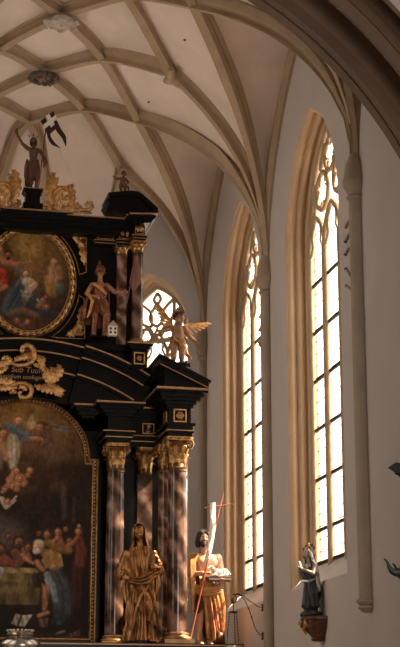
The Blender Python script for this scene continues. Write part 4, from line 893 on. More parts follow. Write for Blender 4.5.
# ================================================================== figures
FLESH = mat('painted_flesh', (.66, .40, .27), .5, vary=.08, scale=9)
FLESHB = mat('tanned_flesh', (.30, .145, .075), .45, vary=.15, scale=9)
GILTROBE = mat('worn_gilded_drapery', (.50, .24, .085), .34, .75, dark=(.11, .045, .02), scale=5, bump=.2, bscale=40)
BRONZE = mat('dark_polychrome', (.11, .052, .03), .5, vary=.35, scale=10)
REDGOLD = mat('red_gold_polychrome', (.27, .085, .035), .4, .4, dark=(.09, .028, .015), scale=9)
OCHRE = mat('gilded_cloak', (.68, .38, .14), .42, .3, dark=(.40, .15, .05), scale=6)
HAIR = mat('dark_brown_hair', (.022, .013, .009), .55)
WHITE = mat('white_painted_wood', (.80, .74, .66), .6, vary=.06, scale=8)
REDW = mat('red_painted_wood', (.40, .11, .07), .5)
SILVER = mat('silver', (.62, .58, .52), .28, 1.0, dark=(.36, .33, .29), scale=12)
SLATE = mat('dark_blue_polychrome', (.045, .045, .05), .42, .2, dark=(.022, .022, .026), scale=10)
BROWNWOOD = mat('carved_red_brown_wood', (.15, .045, .018), .4, dark=(.06, .02, .01), scale=12)
DARKRED = mat('dark_red_cloth', (.035, .012, .012), .7)
PINKCLOTH = mat('faded_pink_cloth', (.20, .095, .07), .7, vary=.2, scale=6)
V = Vector
def cap(F, a, b, ra, rb, n=10):
    a, b = V(a), V(b); d = b - a; L = d.length
    if L < 1e-6: F.sphere(a, ra, n, 8); return
    q = d.to_track_quat('Z', 'Y').to_matrix().to_4x4(); M = Matrix.Translation(a) @ q; st = len(F.v)
    prof = [(ra * math.sin(t), -ra * math.cos(t)) for t in [PI / 2 * k / 4 for k in range(0, 5)]] + [(rb * math.cos(t), L + rb * math.sin(t)) for t in [PI / 2 * k / 4 for k in range(0, 5)]]
    prof[0] = (ra * .05, -ra); prof[-1] = (rb * .05, L + rb)
    F.lathe(prof, (0, 0, 0), n); F.xf(M, st)
def chain(F, pts, rad):
    for i in range(len(pts) - 1): cap(F, pts[i], pts[i + 1], rad[i], rad[i + 1])
def ell(F, c, r, M=None): F.sphere(c, r, 14, 10, M)
def head(F, c, h, yaw=0, nod=0, roll=0):
    """a head with face and ears; h = chin to crown; faces -y before turning"""
    M = Matrix.Translation(c) @ Matrix.Rotation(yaw, 4, 'Z') @ Matrix.Rotation(nod, 4, 'X') @ Matrix.Rotation(roll, 4, 'Y'); st = len(F.v)
    ell(F, (0, .05 * h, .12 * h), (.36 * h, .44 * h, .38 * h)); ell(F, (0, -.10 * h, -.13 * h), (.28 * h, .30 * h, .35 * h)); F.sphere((0, -.26 * h, -.42 * h), .10 * h)
    cap(F, (0, -.37 * h, .07 * h), (0, -.47 * h, -.10 * h), .035 * h, .06 * h)
    for s_ in (1, -1):
        cap(F, (s_ * .05 * h, -.36 * h, .11 * h), (s_ * .21 * h, -.29 * h, .11 * h), .05 * h, .045 * h)
        F.sphere((s_ * .17 * h, -.27 * h, -.11 * h), .105 * h); F.sphere((s_ * .13 * h, -.315 * h, .02 * h), .052 * h); ell(F, (s_ * .36 * h, .02 * h, -.03 * h), (.05 * h, .09 * h, .13 * h))
        cap(F, (0, -.395 * h, -.235 * h), (s_ * .09 * h, -.345 * h, -.235 * h), .04 * h, .025 * h); cap(F, (0, -.38 * h, -.285 * h), (s_ * .08 * h, -.335 * h, -.28 * h), .042 * h, .025 * h)
    F.xf(M, st); return M
def hand(F, w, d, n, s=1.0, curl=.5, tside=1, open_=0.0):
    """palm, four jointed fingers and a thumb; w wrist, d pointing direction, n the way the palm faces"""
    w, d, n = V(w), V(d).normalized(), V(n); n = (n - d * n.dot(d)).normalized(); sd = d.cross(n) * tside
    c = w + d * .045 * s
    for k in range(4): cap(F, w + sd * (k - 1.5) * .011 * s + d * .01 * s, w + d * .088 * s + sd * (1.5 - k) * .021 * s * -1, .017 * s, .0145 * s)
    for k, L in enumerate((.062, .078, .085, .075)):
        p = w + d * .088 * s + sd * (k - 1.5) * .021 * s; a = curl * .5
        for j, f in enumerate((.45, .32, .25)):
            dd = (d * math.cos(a) + n * math.sin(a) + sd * (k - 1.5) * .07 * open_).normalized(); q = p + dd * L * f * s * 1.12
            cap(F, p, q, (.0125 - .001 * j) * s, (.0115 - .001 * j) * s, 8); p = q; a += curl * .95
    p = w + d * .03 * s + sd * .034 * s; q = p + (d * .55 + sd * .75 + n * .35).normalized() * .05 * s; r = q + (d * .85 + sd * .15 + n * (.3 + curl * .4)).normalized() * .04 * s
    cap(F, w + d * .02 * s + sd * .015 * s, p, .016 * s, .016 * s); cap(F, p, q, .015 * s, .013 * s); cap(F, q, r, .013 * s, .011 * s)
def fuse(F, name, mt, parent, voxel=.008, smooth=3, ratio=None):
    """grow everything collected in F into one continuous skin"""
    o = F.build(name, mt, parent); md = o.modifiers.new('skin', 'REMESH'); md.mode = 'VOXEL'; md.voxel_size = voxel; md.use_smooth_shade = True
    s_ = o.modifiers.new('soft', 'SMOOTH'); s_.iterations = smooth; s_.factor = .5
    if ratio: dc = o.modifiers.new('lean', 'DECIMATE'); dc.ratio = ratio
    bpy.context.view_layer.update(); dg = bpy.context.evaluated_depsgraph_get(); me = bpy.data.meshes.new_from_object(o.evaluated_get(dg)); me.name = name
    o.modifiers.clear(); old = o.data; o.data = me; bpy.data.meshes.remove(old)
    if not me.materials: me.materials.append(mt)
    return o
def lerp_tab(tab, z):
    for i in range(len(tab) - 1):
        if z <= tab[i + 1][0]:
            f = (z - tab[i][0]) / (tab[i + 1][0] - tab[i][0] + 1e-9); f = max(0, min(1, f)); f = f * f * (3 - 2 * f) * .5 + f * .5
            return [a + (b - a) * f for a, b in zip(tab[i][1:], tab[i + 1][1:])]
    return list(tab[-1][1:])
def drape(m, tab, zt, zb, folds, th=(0, 2 * PI), n=110, nr=34, thick=.015, seed=1):
    """hanging cloth round a body. tab: (z, cx, cy, rx, ry); zt, zb: top and hem height by angle (-y is the front, angle 0 = +x);
    folds: (count, phase, twist with height, amplitude low, amplitude high)"""
    rg = random.Random(seed); full = abs(th[1] - th[0]) > 6.2; z0 = tab[0][0]; z1 = tab[-1][0]; rows = []
    cnt = n if full else n + 1
    for j in range(cnt):
        a = th[0] + (th[1] - th[0]) * j / n; T = zt(a) if callable(zt) else zt; B = zb(a) if callable(zb) else zb; out = []; inn = []
        for i in range(nr + 1):
            z = T + (B - T) * i / nr; cx, cy, rx, ry = lerp_tab(tab, z); f = (z - z0) / (z1 - z0 + 1e-9); g = 0
            for c_, p, tw, lo, hi in folds:
                s_ = abs(math.sin(.5 * c_ * (a + .25 * math.sin(2 * a + 4 * f + p)) + p + tw * f)); g += (lo + (hi - lo) * f) * (2.0 * s_ ** .85 - 1.1)
            hem = .02 * math.sin(7 * a + seed) if i == nr else 0
            ca, sa = math.cos(a), math.sin(a); out.append((cx + (rx + g) * ca, cy + (ry + g) * sa, z + hem)); inn.append((cx + (rx + g - thick) * ca, cy + (ry + g - thick) * sa, z + hem))
        rows.append(out + inn[::-1])
    return m.grid(rows, wrap_u=full, wrap_v=True, caps=not full)
def feather_wing(m, root, tipdir, up, length, nf=9, back=V((0, 1, 0)), fan=1.0):
    root = V(root); t = V(tipdir).normalized(); u = V(up).normalized(); arm = [root, root + t * length * .28 + u * length * .16, root + t * length * .62 + u * length * .15]
    m.tube(arm, [.022, .026, .018], 8)
    for layer, (Lk, off, wd) in enumerate(((1.0, 0, .040), (.62, .018, .036), (.36, .034, .034))):
        for k in range(nf):
            f = k / (nf - 1); g = f * 2; p = arm[0].lerp(arm[1], min(1, g)) if g <= 1 else arm[1].lerp(arm[2], g - 1)
            ang = (1 - f) * 1.15 * fan + .05; d = (t * math.cos(ang) - u * math.sin(ang)).normalized(); L = length * Lk * (.38 + .30 * f)
            q = p - back * off; leaf(m, [q, q + d * L * .5 - back * .012, q + d * L], -back, wd * length / .6 * (.8 + .2 * f), 1, .16, .5)
    return m
def place(name, u, v, Y, z, label, cat, rz=0.0, sc=1.0, group=None):
    p = at(u, v, Y=Y); o = empty(name, (float(p[0]), Y, z), rz, label, cat, group); o.scale = (sc, sc, sc); return o

# --- the veiled saint between the columns ----------------------------------
r = place('saint_statue', 139.5, 640, 26.15, ZL, 'gilded statue of a veiled woman standing between the marble columns, arms bent at the waist', 'statue')
F = MB(); HD = V((-.035, -.05, 1.86)); head(F, HD, .265, -.30, .28, -.08)
chain(F, [(0, .0, 1.50), (-.01, -.01, 1.62), (-.03, -.02, 1.76)], [.09, .065, .06])
chain(F, [(0, .0, 1.0), (0, .01, 1.22), (0, .0, 1.45)], [.16, .14, .15]); cap(F, (-.19, .01, 1.5), (.19, .01, 1.5), .075, .075)
chain(F, [(-.2, .02, 1.49), (-.31, -.02, 1.20), (-.33, -.20, 1.14)], [.075, .06, .042]); hand(F, (-.33, -.20, 1.14), (.15, -.8, -.42), (.6, .2, -.6), 1.15, .7, 1)
chain(F, [(.2, .02, 1.49), (.30, -.04, 1.22), (.27, -.25, 1.26)], [.075, .06, .042]); hand(F, (.27, -.25, 1.26), (-.5, -.75, .1), (-.5, .4, -.5), 1.15, .8, -1)
chain(F, [(-.09, 0, 1.0), (-.11, -.05, .55), (-.1, 0, .09)], [.12, .085, .055]); chain(F, [(.1, 0, 1.0), (.13, -.12, .56), (.12, -.02, .09)], [.12, .085, .055])
cap(F, (-.1, 0, .05), (-.12, -.17, .04), .05, .04); cap(F, (.12, -.04, .05), (.16, -.23, .04), .05, .04)
fuse(F, 'body', GILTROBE, r, .009)
tab = [(0, .01, .0, .25, .22), (.15, .01, .0, .235, .205), (.55, .02, -.03, .225, .20), (.95, .0, -.01, .21, .17), (1.15, -.01, 0, .185, .15), (1.35, -.01, -.01, .205, .165), (1.5, 0, 0, .22, .135), (1.58, 0, 0, .14, .11), (1.62, 0, 0, .09, .085)]
m = MB(); drape(m, tab, 1.62, .01, [(10, .4, 2.8, .062, .004), (17, 1.9, -3.6, .022, .006)], n=170, nr=56); m.build('robe', GILTROBE, r, True, 70)
mt_ = [(.1, .02, .0, .27, .23), (.5, .03, -.04, .265, .24), (.9, .02, -.03, .255, .215), (1.1, .0, -.02, .245, .20), (1.35, 0, -.01, .25, .185), (1.52, 0, .0, .235, .15), (1.6, 0, .0, .15, .12)]
m = MB(); drape(m, mt_, lambda a: 1.58 - .05 * math.sin(a), lambda a: .62 - .42 * math.cos(a + .5) * (1 if math.cos(a + .5) < 0 else .9), [(7, .9, 6.5, .058, .024), (13, .2, -5.5, .03, .014)], n=170, nr=52, seed=3); m.build('mantle', GILTROBE, r, True, 70)
m = MB()                                                 # bunched cloth carried across the waist
for k in range(3):
    z = 1.17 - .055 * k; m.tube([(-.31 + .02 * k, -.12, z - .03), (-.20, -.23 - .01 * k, z - .10 + .02 * k), (-.04, -.27 - .01 * k, z - .09), (.10, -.27, z - .02 - .02 * k), (.20, -.24, z + .05), (.28, -.17, z + .06)], [.014, .03, .022, .034, .026, .016], 8)
m.tube([(-.10, -.24, 1.08), (-.02, -.27, .92), (.10, -.27, .74), (.16, -.25, .5), (.24, -.2, .32)], [.016, .034, .042, .034, .012], 8); m.tube([(.14, -.22, 1.1), (.10, -.26, .95), (-.04, -.28, .76), (-.12, -.26, .5), (-.15, -.24, .25)], [.014, .03, .036, .034, .012], 8)
m.tube([(.26, -.20, 1.14), (.27, -.22, .95), (.24, -.21, .82), (.27, -.19, .70)], [.035, .05, .045, .02], 8); m.tube([(-.29, -.16, 1.08), (-.31, -.17, .86), (-.27, -.18, .66)], [.03, .048, .02], 8)
m.build('sash', GILTROBE, r, True, 70)
m = MB()
for sg, pts in ((-1, [(-.2, .02, 1.53), (-.295, -.0, 1.34), (-.325, -.04, 1.18), (-.335, -.15, 1.12)]), (1, [(.2, .02, 1.53), (.285, -.02, 1.36), (.31, -.06, 1.22), (.285, -.19, 1.22)])):
    P = []; 
    for i in range(len(pts) - 1): P += [V(pts[i]).lerp(V(pts[i + 1]), k / 5) for k in range(5)]
    P.append(V(pts[-1])); m.tube(P, [(.088 + .012 * math.sin(2.4 * k)) for k in range(len(P))], 12)
m.build('sleeve', GILTROBE, r, True, 70)
m = MB(); hx, hy = HD.x, HD.y
vt = [(1.42, .0, .05, .21, .15), (1.55, .0, .05, .185, .145), (1.68, -.01, .02, .135, .13), (1.80, hx, hy + .03, .125, .145), (1.92, hx, hy + .03, .122, .15), (2.0, hx, hy + .04, .085, .10), (2.035, hx, hy + .04, .02, .03)]
drape(m, vt, 2.03, lambda a: 1.45 - .05 * math.cos(a), [(8, .3, 1.5, .012, .002), (5, 1., 2., .010, .003)], th=(-.62, PI + .62), n=70, nr=30, thick=.02, seed=5); m.build('veil', GILTROBE, r, True, 70)
m = MB(); m.lathe([(.30, 0), (.30, .03), (.27, .045)], (0, -.02, -.0), 24); m.build('plinth', BLACK, r)

# --- the Baptist beside the right-hand column -------------------------------
r = place('saint_statue', 206, 641, 26.55, ZL, 'painted statue of a bearded saint in an ochre cloak, right of the altar columns', 'statue')
F = MB(); HD = V((-.06, -.06, 1.86)); MH = head(F, HD, .265, .05, .14, .04)
chain(F, [(0, .02, 1.52), (-.02, .0, 1.63), (-.05, -.02, 1.77)], [.10, .068, .062])
chain(F, [(0, .02, 1.02), (.0, .02, 1.2), (0, .01, 1.42)], [.145, .135, .165]); cap(F, (-.19, .02, 1.53), (.19, .02, 1.51), .07, .07); ell(F, (-.08, -.09, 1.43), (.10, .06, .09)); ell(F, (.09, -.09, 1.43), (.10, .06, .09))
chain(F, [(-.22, .02, 1.53), (-.30, -.02, 1.22), (-.115, -.26, 1.22)], [.078, .056, .038]); hand(F, (-.115, -.26, 1.22), (.8, -.35, .12), (0, .3, -1), 1.15, .75, 1)
chain(F, [(.22, .02, 1.52), (.29, .0, 1.21), (.23, -.26, 1.08)], [.078, .06, .04]); hand(F, (.23, -.24, 1.065), (-.25, -.9, .05), (0, .1, 1), 1.15, .35, -1)
chain(F, [(-.09, .02, 1.0), (-.10, -.06, .60), (-.13, .0, .10)], [.115, .072, .042]); F.sphere((-.11, -.10, .6), .05); ell(F, (-.12, .03, .40), (.058, .062, .13)); chain(F, [(-.13, .01, .06), (-.12, -.13, .04), (-.115, -.2, .03)], [.045, .042, .03])
chain(F, [(.09, .02, 1.0), (.12, -.02, .58), (.07, .05, .10)], [.115, .08, .045]); chain(F, [(.07, .05, .06), (.06, -.10, .04), (.055, -.17, .03)], [.045, .042, .03])
for fx_, fy_ in ((-.115, -.2), (.055, -.17)):
    for k in range(5): cap(F, (fx_ + (k - 2) * .016, fy_, .025), (fx_ + (k - 2) * .018, fy_ - .045 + .006 * abs(k - 1), .018), .012, .010, 6)
fuse(F, 'body', FLESH, r, .0075)
F = MB(); hh = .255
for k in range(40):                                     # long wavy hair
    a = PI * (-.12 + 1.24 * k / 39); x, y = math.cos(a), math.sin(a); p = [V((x * .34 * hh * q, (.05 + y * .44 * q) * hh, z * hh)) for q, z in ((.35, .49), (.95, .25), (1.18, -.05), (1.25 + .1 * math.sin(k * 2.1), -.35), (1.2, -.62 - .06 * math.sin(k * 1.7)))]
    chain(F, [MH @ q for q in p], [.022, .028, .026, .024, .012])
for s_ in (1, -1):
    for q in (0, .12, .24): chain(F, [MH @ V((s_ * .03 * hh, (-.12 - q) * hh + .02, (.50 - q * .5) * hh)), MH @ V((s_ * .22 * hh, (-.20 - q * .5) * hh, (.40 - q * .4) * hh)), MH @ V((s_ * .37 * hh, (-.06 - q * .3) * hh, (.12 - q) * hh)), MH @ V((s_ * .40 * hh, -.02 * hh, -.3 * hh))], [.018, .022, .022, .018])
fuse(F, 'hair', HAIR, r, .009, 2)
F = MB()
for k in range(11):
    a = -1.15 + 2.3 * k / 10; x = math.sin(a); chain(F, [MH @ V((x * .28 * hh, (-.30 + .22 * abs(x)) * hh, -.22 * hh)), MH @ V((x * .22 * hh, (-.36 + .2 * abs(x)) * hh, -.46 * hh)), MH @ V((x * .10 * hh, -.33 * hh, (-.70 + .12 * abs(x)) * hh))], [.014, .024, .010])
for s_ in (1, -1): chain(F, [MH @ V((0, -.42 * hh, -.17 * hh)), MH @ V((s_ * .12 * hh, -.36 * hh, -.2 * hh)), MH @ V((s_ * .17 * hh, -.28 * hh, -.34 * hh))], [.011, .012, .010])
fuse(F, 'beard', HAIR, r, .007, 2)
m = MB()
for s_ in (1, -1): m.sphere(MH @ V((s_ * .13 * hh, -.345 * hh, .03 * hh)), .0125, 10, 7)
m.build('eyes', HAIR, r, True)
tab = [(.45, .0, .0, .23, .19), (.8, .0, .0, .225, .19), (1.0, .0, .0, .20, .175), (1.12, .0, .01, .175, .155), (1.3, -.02, .01, .20, .17)]
m = MB(); drape(m, tab, lambda a: 1.16 - .05 * math.cos(a), lambda a: .60 + .05 * math.sin(3 * a), [(9, .5, 2., .018, .006), (13, 1.2, 3., .012, .004)], n=130, nr=26, seed=2); m.build('skin_tunic', mat('brown_fur', (.12, .055, .03), .8, vary=.4, scale=16, bump=.6, bscale=60), r, True, 70)
# cloak: over the right shoulder, across the hips, falling beside the left leg
m = MB(); ct = [(.02, .10, .02, .16, .17), (.3, .08, .0, .215, .20), (.7, .06, -.01, .245, .225), (.95, .03, -.01, .245, .215), (1.12, .0, .0, .225, .2), (1.4, -.06, .02, .22, .19), (1.6, -.10, .03, .16, .13)]
drape(m, ct, lambda a: 1.10 - .14 * math.cos(a), lambda a: .10 if (math.cos(a) > -.55 and math.sin(a) < .3) or math.sin(a) >= .3 else .62, [(14, .9, 2.4, .042, .014), (21, .1, -1.5, .014, .008)], th=(-2.25, PI * .95), n=120, nr=44, thick=.02, seed=4); m.build('cloak', OCHRE, r, True, 70)
m = MB()
for k in range(6):
    o_ = .035 * k; m.tube([(-.17 - o_ * .5, -.06 + .01 * k, 1.57 - .006 * k), (-.235 - o_ * .32, -.10, 1.42), (-.245 - o_ * .30, -.14, 1.22 - .01 * k), (-.24 - o_ * .22, -.14, 1.02), (-.225 - o_ * .2, -.13, .82 - .05 * k)], [.03, .036, .036, .034, .02], 8)
for k in range(4):
    o_ = .04 * k; m.tube([(-.22, -.14, 1.02 - o_), (-.1, -.23, .97 - o_), (.06, -.25, .98 - o_), (.22, -.18, 1.03 - o_)], [.025, .032, .034, .028], 8)
m.build('cloak_fold', OCHRE, r, True, 70)
m = MB()
for k in range(4):
    m.tube([(.02 + .05 * k, -.235 + .02 * k, .92), (.05 + .05 * k, -.25 + .02 * k, .6), (.09 + .045 * k, -.23 + .02 * k, .3), (.12 + .03 * k, -.2 + .02 * k, .12)], [.010, .014, .014, .01], 6)
m.build('cloak_lining', REDW, r, True)
F = MB(); ell(F, (.20, -.08, .14), (.12, .13, .13)); ell(F, (.15, -.14, .24), (.07, .08, .12)); ell(F, (.24, -.02, .07), (.10, .12, .08)); fuse(F, 'cloak_end', REDGOLD, r, .012)
# things in his hands are part of the carving? they are lifted out: staff, book and lamb stand alone
JL = r.location.copy()
b = empty('book', JL + V((.17, -.29, 1.115)), -.1, 'dark closed book lying flat on the hand of the bearded saint, under the lamb', 'book')
m = MB(); m.box((0, 0, -.022), (.40, .25, .01)); m.box((0, 0, .022), (.40, .25, .01)); m.box((-.197, 0, 0), (.01, .25, .05)); m.build('cover', BROWNWOOD, b); m = MB(); m.box((.002, 0, 0), (.38, .235, .034)); m.build('pages', WHITE, b)
b = empty('lamb', JL + V((.19, -.29, 1.143)), -.2, 'small white lamb lying on the book held by the bearded saint', 'lamb')
F = MB(); ell(F, (0, 0, .075), (.135, .075, .075)); ell(F, (.07, .0, .085), (.075, .075, .078)); ell(F, (-.08, 0, .09), (.07, .065, .075)); chain(F, [(-.10, -.01, .11), (-.135, -.02, .165)], [.05, .038]); ell(F, (-.165, -.035, .175), (.055, .036, .036)); cap(F, (-.17, -.04, .17), (-.215, -.055, .155), .03, .018)
for s_ in (1, -1): cap(F, (-.14, s_ * .035 - .02, .195), (-.125, s_ * .075 - .02, .18), .014, .010); chain(F, [(-.08, s_ * .06, .05), (-.15, s_ * .065, .03), (-.2, s_ * .055, .016)], [.028, .018, .014]); chain(F, [(.09, s_ * .06, .05), (.02, s_ * .085, .025), (-.03, s_ * .085, .016)], [.035, .02, .014])
cap(F, (.13, 0, .1), (.17, 0, .06), .02, .014); fuse(F, 'fleece', WHITE, b, .007, 2)
s0, s1 = at(189, 641, Y=26.12), at(223.4, 491.6, Y=26.2); s0[2] = ZL
b = empty('cross_staff', tuple(s0), 0, 'thin red cross staff leaning in the arm of the bearded saint', 'staff'); I = Matrix.Translation(-V(s0))
m = MB(); m.tube([s0, s1], [.016, .013], 8); m.xf(I); m.build('pole', REDW, b, True); c0, c1 = at(205, 508, Y=26.19), at(233.5, 503.7, Y=26.19); m = MB(); m.tube([c0, c1], .012, 8); m.xf(I); m.build('crossbar', REDW, b, True)
m = MB(); P = [at(213, 503, Y=26.16), at(213, 520, Y=26.14), at(211.5, 540, Y=26.12), at(209, 552, Y=26.12), at(206, 563, Y=26.16)]; wv = [.05, .052, .05, .045, .04]; rows = []
Q = []; 
for i in range(len(P) - 1): Q += [(P[i] + (P[i + 1] - P[i]) * k / 4, wv[i] + (wv[i + 1] - wv[i]) * k / 4) for k in range(4)]
Q.append((P[-1], wv[-1]))
for i, (p, w_) in enumerate(Q):
    bend = .02 * math.sin(i * .9); rows.append([(p[0] - w_, p[1] + bend, p[2]), (p[0] - w_ * .3, p[1] - .02 + bend, p[2] + .004), (p[0] + w_ * .3, p[1] - .01 + bend, p[2] + .008), (p[0] + w_, p[1] + .012 + bend, p[2] + .012), (p[0] + w_, p[1] + .02 + bend, p[2] + .012), (p[0], p[1] + .006 + bend, p[2]), (p[0] - w_, p[1] + .01 + bend, p[2])])
m.grid(rows, wrap_v=True, caps=True); m.xf(I); m.build('scroll_ribbon', WHITE, b, True, 60)

# --- soldier saint in the upper storey ---------------------------------------
zf = ZU0 + .02
r = place('saint_statue', 99, 341, 26.62, zf, 'red and gold statue of a helmeted soldier saint, right of the oval painting', 'statue', 0, .64)
m = MB(); m.box((0, 0, -.03), (.5, .4, .05)); m.build('plinth', BLACK, r)
F = MB(); HD = V((0, -.04, 1.84)); MH = head(F, HD, .26, -.15, .12, .05); chain(F, [(0, 0, 1.5), (0, -.02, 1.74)], [.08, .065]); chain(F, [(0, 0, 1.0), (0, 0, 1.45)], [.15, .17]); cap(F, (-.2, 0, 1.5), (.2, 0, 1.5), .08, .08)
chain(F, [(-.22, .0, 1.5), (-.38, -.02, 1.22), (-.20, -.20, 1.12)], [.08, .062, .042]); hand(F, (-.20, -.20, 1.12), (.8, -.3, -.2), (0, .7, -.3), 1.15, .8, 1)
chain(F, [(.22, .0, 1.5), (.40, -.10, 1.30), (.60, -.24, 1.27)], [.08, .06, .042]); hand(F, (.60, -.24, 1.27), (.9, -.2, .1), (0, -.5, -.4), 1.15, 1.0, -1)
chain(F, [(-.1, 0, 1.0), (-.13, -.06, .58), (-.15, 0, .1)], [.125, .085, .06]); chain(F, [(.1, 0, 1.0), (.16, -.1, .6), (.14, .0, .1)], [.125, .085, .06]); cap(F, (-.15, 0, .05), (-.18, -.2, .04), .055, .045); cap(F, (.14, 0, .05), (.19, -.2, .04), .055, .045)
fuse(F, 'body', FLESHB, r, .011)
m = MB(); st = len(m.v); m.lathe([(.135, -.02), (.14, .03), (.135, .1), (.10, .17), (.04, .2)], (0, 0, 0), 18); m.lathe([(.14, -.03), (.175, -.045), (.18, -.035), (.14, 0)], (0, -.01, 0), 18); m.xf(Matrix.Translation(HD + V((0, .01, .05))) @ Matrix.Rotation(-.15, 4, 'Z')); 
for k in range(5): leaf(m, [HD + V((0, .02, .22)), HD + V((.01 * (k - 2), -.02 + .05 * k, .34 - .02 * k)), HD + V((.03 * (k - 2), .10 + .05 * k, .30 - .05 * k))], (1, 0, .2), .06, 4, .4)
m.build('helmet', REDGOLD, r, True)
m = MB(); drape(m, [(.95, 0, 0, .19, .155), (1.1, 0, 0, .17, .145), (1.35, 0, -.01, .215, .175), (1.5, 0, 0, .2, .12), (1.57, 0, 0, .1, .09)], 1.57, .98, [(6, .3, .5, .006, .004)], n=80, nr=20); m.build('cuirass', REDGOLD, r, True, 70)
m = MB(); drape(m, [(.5, 0, -.02, .30, .25), (.8, 0, -.01, .26, .21), (1.02, 0, 0, .19, .16)], 1.03, lambda a: .62 + .04 * math.sin(5 * a), [(8, .2, 1., .035, .008), (13, .2, 2, .01, .004)], n=120, nr=20); m.build('tunic_skirt', REDGOLD, r, True, 70)
m = MB(); drape(m, [(.15, -.06, .10, .36, .16), (.8, -.08, .10, .36, .17), (1.3, -.03, .08, .30, .16), (1.55, 0, .06, .22, .11)], lambda a: 1.55, lambda a: .22 + .25 * (a / PI), [(6, .2, 1.6, .035, .01), (9, .8, -2, .014, .006)], th=(-.35, PI + .55), n=100, nr=34, thick=.02); m.build('cape', REDGOLD, r, True, 70)
m = MB(); m.tube([(-.30, -.10, 1.42), (-.36, -.16, 1.18), (-.24, -.22, .98), (-.28, -.2, .74), (-.36, -.14, .5)], [.035, .05, .045, .045, .02], 10); m.tube([(-.2, -.12, 1.5), (0, -.2, 1.36), (.16, -.16, 1.2)], [.04, .05, .03], 8); m.build('sash', OCHRE, r, True)
for sg, kx, ky in ((-1, -.13, -.06), (1, .16, -.1)):
    m = MB(); m.tube([(kx, ky, .6), (kx * 1.02, ky + .02, .42), (sg * .148, .0, .1), (sg * .15, 0, .02)], [.095, .085, .072, .08], 12); m.build('boot', REDGOLD, r, True)
SF = r.location.copy()
b = place('toy_house', 112.3, 340.5, 26.42, zf - .02, 'small grey model of a house at the foot of the helmeted saint', 'model house')
m = MB(); m.box((0, 0, .09), (.15, .12, .18)); m.build('house_wall', WHITE, b); m = MB(); m.prism([(-.09, .17), (.09, .17), (.0, .27)], -.07, .07); m.build('roof', mat('grey_roof', (.35, .32, .29), .7), b)
m = MB()
for dx, dz in ((-.04, .05), (.04, .05), (-.04, .12), (.04, .12)): m.box((dx, -.061, dz), (.038, .008, .042))
m.build('window_openings', HAIR, b)
p0, p1 = at(126, 305, Y=26.46), at(137.5, 252, Y=26.46); b = empty('processional_banner', tuple(p0), 0, 'faded pink banner hanging furled from a pole held by the helmeted saint', 'banner'); I = Matrix.Translation(-V(p0))
m = MB(); m.tube([p0, p1], .012, 8); m.xf(I); m.build('pole', BRONZE, b, True)
m = MB(); rows = []
for k in range(21):
    f = k / 20; v_ = 256 + 36 * f; u_ = 136.6 - 1.6 * f - 1.5 * f * f; hw_ = (.022 + .065 * f ** .8) if f < .72 else (.072 * (1 - f) / .28 + .012); p = at(u_, v_, Y=26.46); row = []
    for j in range(24):
        a = 2 * PI * j / 24; q = 1 + .38 * math.sin(6 * a + 3 * f); row.append((p[0] + hw_ * q * math.cos(a), p[1] + .5 * hw_ * q * math.sin(a), p[2] + .015 * math.sin(3 * a) * f))
    rows.append(row)
m.grid(rows, wrap_v=True, caps=True); m.xf(I); m.build('cloth', PINKCLOTH, b, True, 70)

# --- the risen Christ on top -----------------------------------------------
r = empty('crowning_statue', CHRIST, 0, 'dark statue of a man with one arm raised holding a banner, topmost on the altar', 'statue'); r.scale = (.53, .53, .53)
F = MB(); HD = V((-.02, -.04, 1.82)); MH = head(F, HD, .26, -.1, .08, 0); chain(F, [(0, 0, 1.5), (-.01, -.02, 1.72)], [.09, .065]); chain(F, [(0, 0, 1.0), (0, .01, 1.2), (0, 0, 1.43)], [.15, .135, .17]); cap(F, (-.2, 0, 1.53), (.2, 0, 1.5), .075, .075)
chain(F, [(-.21, 0, 1.54), (-.42, -.03, 1.70), (-.60, -.05, 2.02)], [.078, .058, .04]); hand(F, (-.60, -.05, 2.02), (-.15, -.05, 1), (.2, -1, 0), 1.2, .2, -1, 1)
chain(F, [(.21, 0, 1.5), (.36, 0, 1.26), (.35, -.18, 1.07)], [.078, .058, .04]); hand(F, (.35, -.18, 1.07), (.0, -.8, -.3), (-1, 0, 0), 1.2, 1.1, 1)
chain(F, [(-.09, 0, 1.0), (-.10, -.04, .56), (-.09, .02, .1)], [.12, .08, .05]); chain(F, [(.1, 0, 1.0), (.14, -.1, .57), (.12, .02, .1)], [.12, .08, .05]); cap(F, (-.09, 0, .05), (-.11, -.18, .04), .05, .04); cap(F, (.12, 0, .05), (.16, -.18, .04), .05, .04)
fuse(F, 'body', BRONZE, r, .012)
F = MB()
for k in range(22): a = PI * (-.1 + 1.2 * k / 21); x, y = math.cos(a), math.sin(a); chain(F, [MH @ V((x * .34 * .26 * q, (.05 + y * .44 * q) * .26, z * .26)) for q, z in ((.35, .49), (1.0, .2), (1.2, -.3), (1.15, -.6))], [.024, .03, .028, .014])
for k in range(5): a = -.8 + .4 * k; chain(F, [MH @ V((math.sin(a) * .07, -.085 + .03 * abs(math.sin(a)), -.07)), MH @ V((math.sin(a) * .03, -.085, -.16))], [.02, .012])
fuse(F, 'hair', HAIR, r, .012, 2)
m = MB(); drape(m, [(.12, -.03, .02, .20, .17), (.5, -.02, -.01, .235, .20), (.9, .0, 0, .225, .19), (1.08, 0, 0, .19, .165)], lambda a: 1.08 + .05 * math.cos(a), lambda a: .16 if math.cos(a) < .2 else .42, [(6, .7, 3., .035, .012), (9, .2, -2, .014, .006)], n=120, nr=34); m.build('loincloth', mat('dark_red_drapery', (.10, .035, .022), .5, vary=.3, scale=8), r, True, 70)
